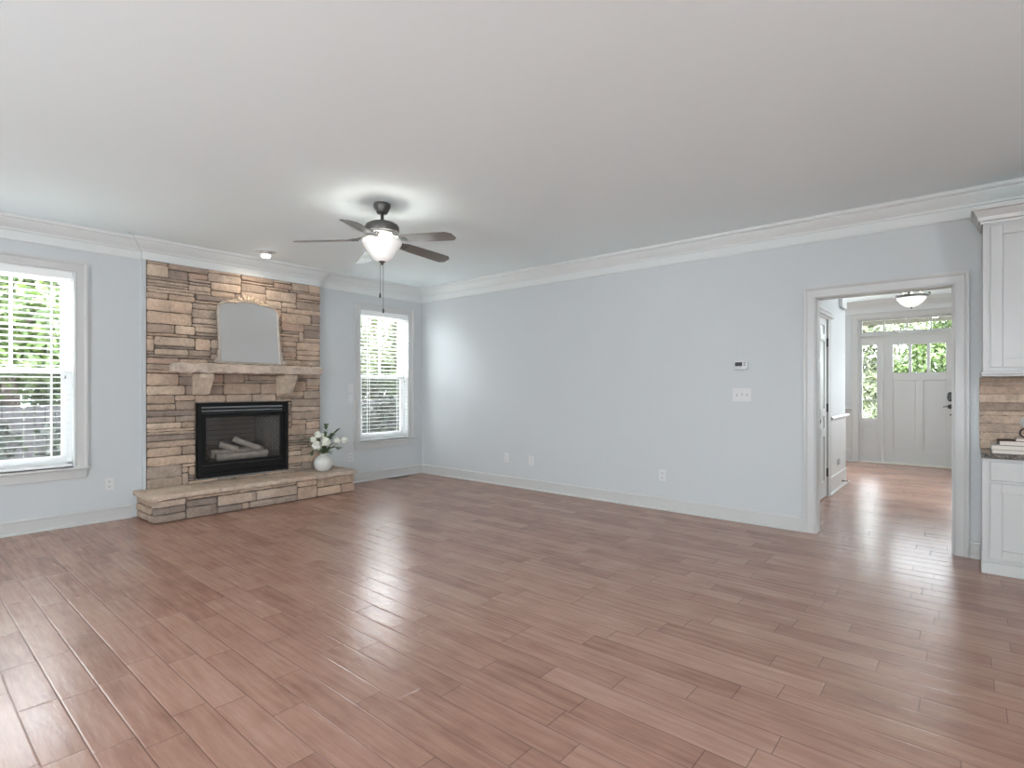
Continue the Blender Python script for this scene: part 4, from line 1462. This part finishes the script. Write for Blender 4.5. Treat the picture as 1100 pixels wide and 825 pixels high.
# ------------------------------------------------------------------ kitchen cabinets on the right
KX0, KX1 = 6.255, 7.15


def shaker(root, name, u0, u1, v0, v1, yf, knob=None, st=0.058):
    """flat panel door on the face y = yf, facing -y"""
    fn = lambda u, v, d: (u, yf - d, v)
    m = MB()
    fbox(m, fn, u0, u0 + st, v0, v1, 0.0, 0.020)
    fbox(m, fn, u1 - st, u1, v0, v1, 0.0, 0.020)
    fbox(m, fn, u0 + st, u1 - st, v0, v0 + st, 0.0, 0.020)
    fbox(m, fn, u0 + st, u1 - st, v1 - st, v1, 0.0, 0.020)
    fbox(m, fn, u0 + st, u1 - st, v0 + st, v1 - st, 0.0, 0.009)
    return m.build(name, M['cab'], root, bevel=0.002)


bc = thing('base_cabinet', 'white base cabinet with drawer and flat panel doors below the granite top', 'cabinet', (6.7, -0.19, 0))
bd = MB().box(KX0, KX1, -0.372, -0.004, 0.085, 0.779)
bd.build('body', M['cab'], bc, bevel=0.002)
MB().box(KX0 - 0.004, KX1, -0.385, -0.030, 0.0, 0.078).box(KX0 - 0.002, KX1, -0.379, -0.030, 0.078, 0.086).build('plinth', M['cab'], bc, bevel=0.004)
mid = (KX0 + KX1) / 2
for a, b in ((KX0 + 0.042, mid - 0.003), (mid + 0.003, KX1 - 0.03)):
    shaker(bc, 'door', a, b, 0.108, 0.612, -0.372)
    fbox(MB(), lambda u, v, d: (u, -0.372 - d, v), a, b, 0.632, 0.756, 0.0, 0.020).build('drawer_front', M['cab'], bc, bevel=0.003)
ct = MB().box(KX0 - 0.006, KX1, -0.412, -0.003, 0.780, 0.812)
tag(ct.build('countertop', M['granite'], bevel=0.004), 'dark speckled granite countertop on the white base cabinet', 'countertop')
uc = thing('upper_cabinet', 'white wall cabinet with flat panel door above the stone backsplash', 'cabinet', (6.7, -0.16, 1.35))
MB().box(KX0 + 0.005, KX1, -0.300, -0.004, 1.365, 2.40).build('body', M['cab'], uc, bevel=0.002)
MB().box(KX0 - 0.006, KX1, -0.312, -0.004, 1.345, 1.365).box(KX0 - 0.001, KX1, -0.306, -0.02, 1.330, 1.345).build('light_rail', M['cab'], uc, bevel=0.004)
for a, b in ((KX0 + 0.045, mid - 0.003), (mid + 0.003, KX1 - 0.03)):
    shaker(uc, 'door', a, b, 1.392, 2.350, -0.300, st=0.060)
UCR = [(0.0, 2.375), (0.012, 2.375), (0.014, 2.390), (0.024, 2.396), (0.028, 2.420), (0.042, 2.448), (0.048, 2.462), (0.060, 2.468), (0.062, 2.490), (0.0, 2.490)]
MB().sweep([(KX1, -0.300), (KX0 + 0.005, -0.300), (KX0 + 0.005, -0.02)], [(-o, d) for o, d in UCR], xyz).box(KX0 + 0.006, KX1, -0.30, -0.02, 2.40, 2.489).build('crown', M['cab'], uc)
# backsplash of small split stones
bs = MB()
rb = random.Random(9)
for (a, b, c, d) in ashlar(KX0 - 0.010, KX1, 0.8125, 1.329, seed=77, cell=0.0305, hw=(2.0, 4.0, 0.3, 0.0)):
    col_ = srgb(*rb.choice([(192, 168, 146), (176, 150, 128), (160, 138, 118), (200, 178, 156), (146, 125, 107), (184, 160, 142)]))
    bs.rock(a + 0.0007, b - 0.0007, -0.022 + rb.uniform(-0.006, 0.006), -0.002, c + 0.0007, d - 0.0007, 0.012, 0.0040, 0.004, rb.uniform(0, 90), col_, freq=24)
bs.col = srgb(120, 100, 84)
bs.box(KX0 - 0.009, KX1, -0.014, -0.001, 0.8126, 1.3285)
bs.col = None
tag(bs.build('stone_backsplash', M['split']), 'split stone backsplash between granite countertop and wall cabinet', 'backsplash')


def book(x0, x1, y0, y1, z0, h, label, cover, rot=0.0):
    cxb, cyb = (x0 + x1) / 2, (y0 + y1) / 2
    o = thing('book', label, 'book', (cxb, cyb, z0), 'books lying on the granite countertop')
    t = 0.003
    cv = MB().box(x0, x1, y0, y1, z0, z0 + t).box(x0, x1, y0, y1, z0 + h - t, z0 + h).box(x0, x0 + t, y0, y1, z0, z0 + h)
    cv.build('cover', cover, o, bevel=0.001)
    MB().box(x0 + t, x1 - 0.004, y0 + 0.004, y1 - 0.004, z0 + t, z0 + h - t).build('pages', M['page'], o)
    o.rotation_euler.z = rot
    return o


book(6.305, 6.56, -0.375, -0.18, 0.8125, 0.026, 'lowest grey book of the stack on the countertop', M['bookg'])
book(6.303, 6.56, -0.370, -0.175, 0.8390, 0.028, 'pale grey book second from the bottom of the countertop stack', M['bookw'])
book(6.338, 6.58, -0.368, -0.170, 0.8675, 0.032, 'brown covered book lying second from top on the countertop stack', M['bookb'], 0.03)
book(6.425, 6.60, -0.355, -0.18, 0.9000, 0.016, 'thin cream book on top of the countertop stack', M['bookc'])
orn = thing('ceramic_ornament', 'grey white ceramic ornament with dark ring foot on the book stack', 'ornament', (6.50, -0.26, 0.9165))
ring = MB()
ring.tube([(6.478 + 0.030 * math.cos(t), -0.262, 0.950 + 0.030 * math.sin(t)) for t in [2 * math.pi * k / 24 for k in range(25)]], 0.0055, 8, cap=False)
ring.tube([(6.538 + 0.030 * math.cos(t), -0.255, 0.950 + 0.030 * math.sin(t)) for t in [2 * math.pi * k / 24 for k in range(25)]], 0.0055, 8, cap=False)
ring.build('ring_foot', M['darkwood'], orn)
ob = MB().lathe([(0.0, 0.0), (0.03, 0.002), (0.055, 0.018), (0.064, 0.042), (0.058, 0.064), (0.040, 0.082), (0.024, 0.094), (0.020, 0.110), (0.026, 0.118), (0.0, 0.120)], (6.512, -0.26, 0.978), 32, rib=8, ribamp=0.03)
ob.build('body', M['ceramic'], orn)

# ------------------------------------------------------------------ outdoors
GW = -0.55
struct(MB().box(-60, -0.6, -45, 45, GW - 0.2, GW).build('lawn_side', M['grass']), 'grass seen through the side windows', 'lawn')
struct(MB().box(-4.2, -0.35, -12, 9, GW - 0.05, GW + 0.03).build('bounce_slab', M['concrete']), 'added pale slab that bounces daylight up into the side windows', 'bounce_slab')  # unseen slab added to bounce light through the windows onto the ceiling
struct(MB().box(-10, 45, 9.0, 70, GW - 0.2, GW).build('lawn_front', M['grass']), 'grass seen beyond the front door', 'lawn')
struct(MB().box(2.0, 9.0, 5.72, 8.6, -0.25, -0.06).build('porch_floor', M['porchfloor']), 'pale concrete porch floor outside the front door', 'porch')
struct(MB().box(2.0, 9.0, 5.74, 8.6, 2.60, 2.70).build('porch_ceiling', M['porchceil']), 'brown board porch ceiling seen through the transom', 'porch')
struct(MB().box(-10, 45, 15.0, 19.5, GW - 0.1, GW + 0.012).build('driveway', M['paving']), 'pale paved drive crossing the front lawn', 'driveway')
pl = thing('transom_glint', 'warm glowing globe in place of the foyer light reflected in the transom', 'light reflection', (5.72, 7.2, 2.60))  # added globe, stands in for the foyer light's reflection in the transom
MB().lathe([(0.0, 2.599), (0.07, 2.599), (0.06, 2.585), (0.0, 2.585)], (5.72, 7.2, 0), 20).build('base', M['bronze'], pl)
MB().lathe([(0.03, 2.586), (0.05, 2.570), (0.055, 2.550), (0.04, 2.530), (0.0, 2.522)], (5.72, 7.2, 0), 24).build('globe', M['glint'], pl)


def tree(name, x, y, z, h, cr_, n, leafm, label, group, lsize=0.16, trunk=True, base=0.28, seed=0):
    rt = random.Random(seed)
    o = thing(name, label, 'tree' if trunk else 'shrub', (x, y, z), group)
    blobs = []
    for k in range(16):
        t = rt.uniform(0, 2 * math.pi)
        zz = rt.uniform(base, 0.97) if trunk else rt.uniform(0.25, 0.8)
        rr = cr_ * rt.uniform(0.15, 0.85) * (1.0 if zz < 0.7 else 0.6)
        blobs.append((Vector((x + rr * math.cos(t), y + rr * math.sin(t), z + h * zz)), cr_ * rt.uniform(0.28, 0.5)))
    m = MB()
    for k in range(n):
        c, r_ = rt.choice(blobs)
        d = Vector((rt.gauss(0, 1), rt.gauss(0, 1), rt.gauss(0, 0.8))).normalized()
        p = c + d * r_ * rt.uniform(0.55, 1.0)
        if p.z < z + 0.05:
            p.z = z + rt.uniform(0.05, 0.4)
        a = Vector((rt.gauss(0, 1), rt.gauss(0, 1), rt.gauss(0, 1))).normalized()
        b_ = a.cross(d + Vector((0.01, 0.02, 0.3))).normalized()
        s = lsize * rt.uniform(0.6, 1.3)
        m.add([p - a * s, p + b_ * s * 0.45, p + a * s, p - b_ * s * 0.45], [(0, 1, 2, 3)])
    m.build('foliage', leafm, o)
    if trunk:
        tm_ = MB()
        tm_.tube([(x, y, z - 0.05), (x + 0.06, y + 0.03, z + h * 0.3), (x - 0.04, y + 0.05, z + h * 0.6), (x + 0.02, y, z + h * 0.9)], [0.20, 0.16, 0.11, 0.04], 10)
        for c, r_ in blobs[:9]:
            zb = min(c.z - 0.2, z + h * 0.7)
            tm_.tube([(x, y, max(z + h * 0.25, zb - 0.9)), ((x + c.x) / 2, (y + c.y) / 2, zb), tuple(c)], [0.07, 0.05, 0.02], 7)
        tm_.build('trunk', M['bark'], o)
    else:
        sm = MB()
        for c, r_ in blobs[:8]:
            sm.tube([(x + (c.x - x) * 0.15, y + (c.y - y) * 0.15, z), tuple(c)], [0.03, 0.012], 6)
        sm.build('stems', M['bark'], o)
    return o


WT = [(-9.5, -3.4, 5.0, 2.0, 'leaf1'), (-13.5, 1.0, 5.6, 2.3, 'leaf2'), (-9.0, 3.6, 5.2, 2.0, 'leaf2'), (-15, -7.0, 5.8, 2.4, 'leaf1'), (-14.5, 7.6, 7.4, 2.7, 'leaf2'),
      (-9.6, 10.0, 5.2, 2.0, 'leaf1'), (-18, -2.6, 6.4, 2.6, 'leaf1'), (-19, 4.2, 6.6, 2.7, 'leaf2'), (-19.5, 13.0, 8.4, 3.2, 'leaf1'), (-10.5, 14.5, 5.6, 2.4, 'leaf2'), (-8.6, 6.6, 5.0, 1.15, 'leaf2')]
for i, (x, y, h, c, m_) in enumerate(WT):
    tree('garden_tree', x, y, GW, h, c, 7500, M[m_], 'leafy green tree outside behind the slatted blinds', 'trees beyond the side windows', 0.125, seed=i + 1)
for i, (x, y, h, c) in enumerate([(-5.2, -4.8, 1.7, 0.85), (-5.5, -2.7, 1.5, 0.85), (-5.1, -0.6, 1.8, 0.85), (-5.5, 1.5, 1.7, 0.9), (-5.2, 3.6, 1.6, 0.85), (-5.4, 5.8, 1.8, 0.95)]):
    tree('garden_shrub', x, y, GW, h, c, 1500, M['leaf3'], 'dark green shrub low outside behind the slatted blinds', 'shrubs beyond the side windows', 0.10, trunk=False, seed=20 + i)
for i, y in enumerate((-18, -11.4, -4.8, 1.8, 8.4, 14.2, 19.8, 25.4)):
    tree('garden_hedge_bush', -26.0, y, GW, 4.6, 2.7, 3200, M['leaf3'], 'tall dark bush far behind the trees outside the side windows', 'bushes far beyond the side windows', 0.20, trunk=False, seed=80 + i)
fn_ = thing('garden_fence', 'weathered grey board fence outside behind the shrubs', 'fence', (-7.2, 0, GW))
for k in range(2):
    MB().box(-7.24, -7.20, -9, 12, GW + 0.4 + 0.7 * k, GW + 0.49 + 0.7 * k).build('rail', M['fence'], fn_)
pk = MB()
yv = -9.0
while yv < 12:
    pk.box(-7.20, -7.18, yv, yv + 0.135, GW, GW + 1.45)
    yv += 0.15
pk.build('boards', M['fence'], fn_)
FT = [(1.7, 24.5, 6.9, 2.2, 'leaf2', 'pale green tree seen through the sidelight glass'), (5.6, 24.0, 5.0, 2.2, 'leaf1', 'bright green tree seen through the left pane of the front door'),
      (9.0, 24.5, 5.2, 2.3, 'leaf1', 'bright green tree seen through the right pane of the front door'),
      (2.6, 32, 9.0, 2.9, 'leaf2', 'pale green tree far behind the sidelight tree'), (9.6, 33, 6.2, 2.6, 'leaf2', 'tall pale tree far behind the front door panes')]
for i, (x, y, h, c, m_, lab) in enumerate(FT):
    tree('street_tree', x, y, GW, h, c, 5200, M[m_], lab, 'trees beyond the front door', 0.14, base=0.14, seed=40 + i)
for i, x in enumerate((-3.5, 2.5, 8.5, 14.5)):
    tree('street_hedge_bush', x, 41.0, GW, 4.6, 2.6, 3200, M['leaf1'], 'wide green bush far behind the trees beyond the front door', 'bushes far beyond the front door', 0.20, trunk=False, seed=90 + i)
for i, (x, y, lab) in enumerate([(3.9, 20.8, 'yellow green shrub seen low through the sidelight glass'), (6.3, 20.6, 'yellow green shrub behind the front door panes')]):
    tree('front_shrub', x, y, GW, 1.5, 0.9, 1300, M['leaf2'], lab, 'shrubs beyond the front door', 0.10, trunk=False, seed=60 + i)
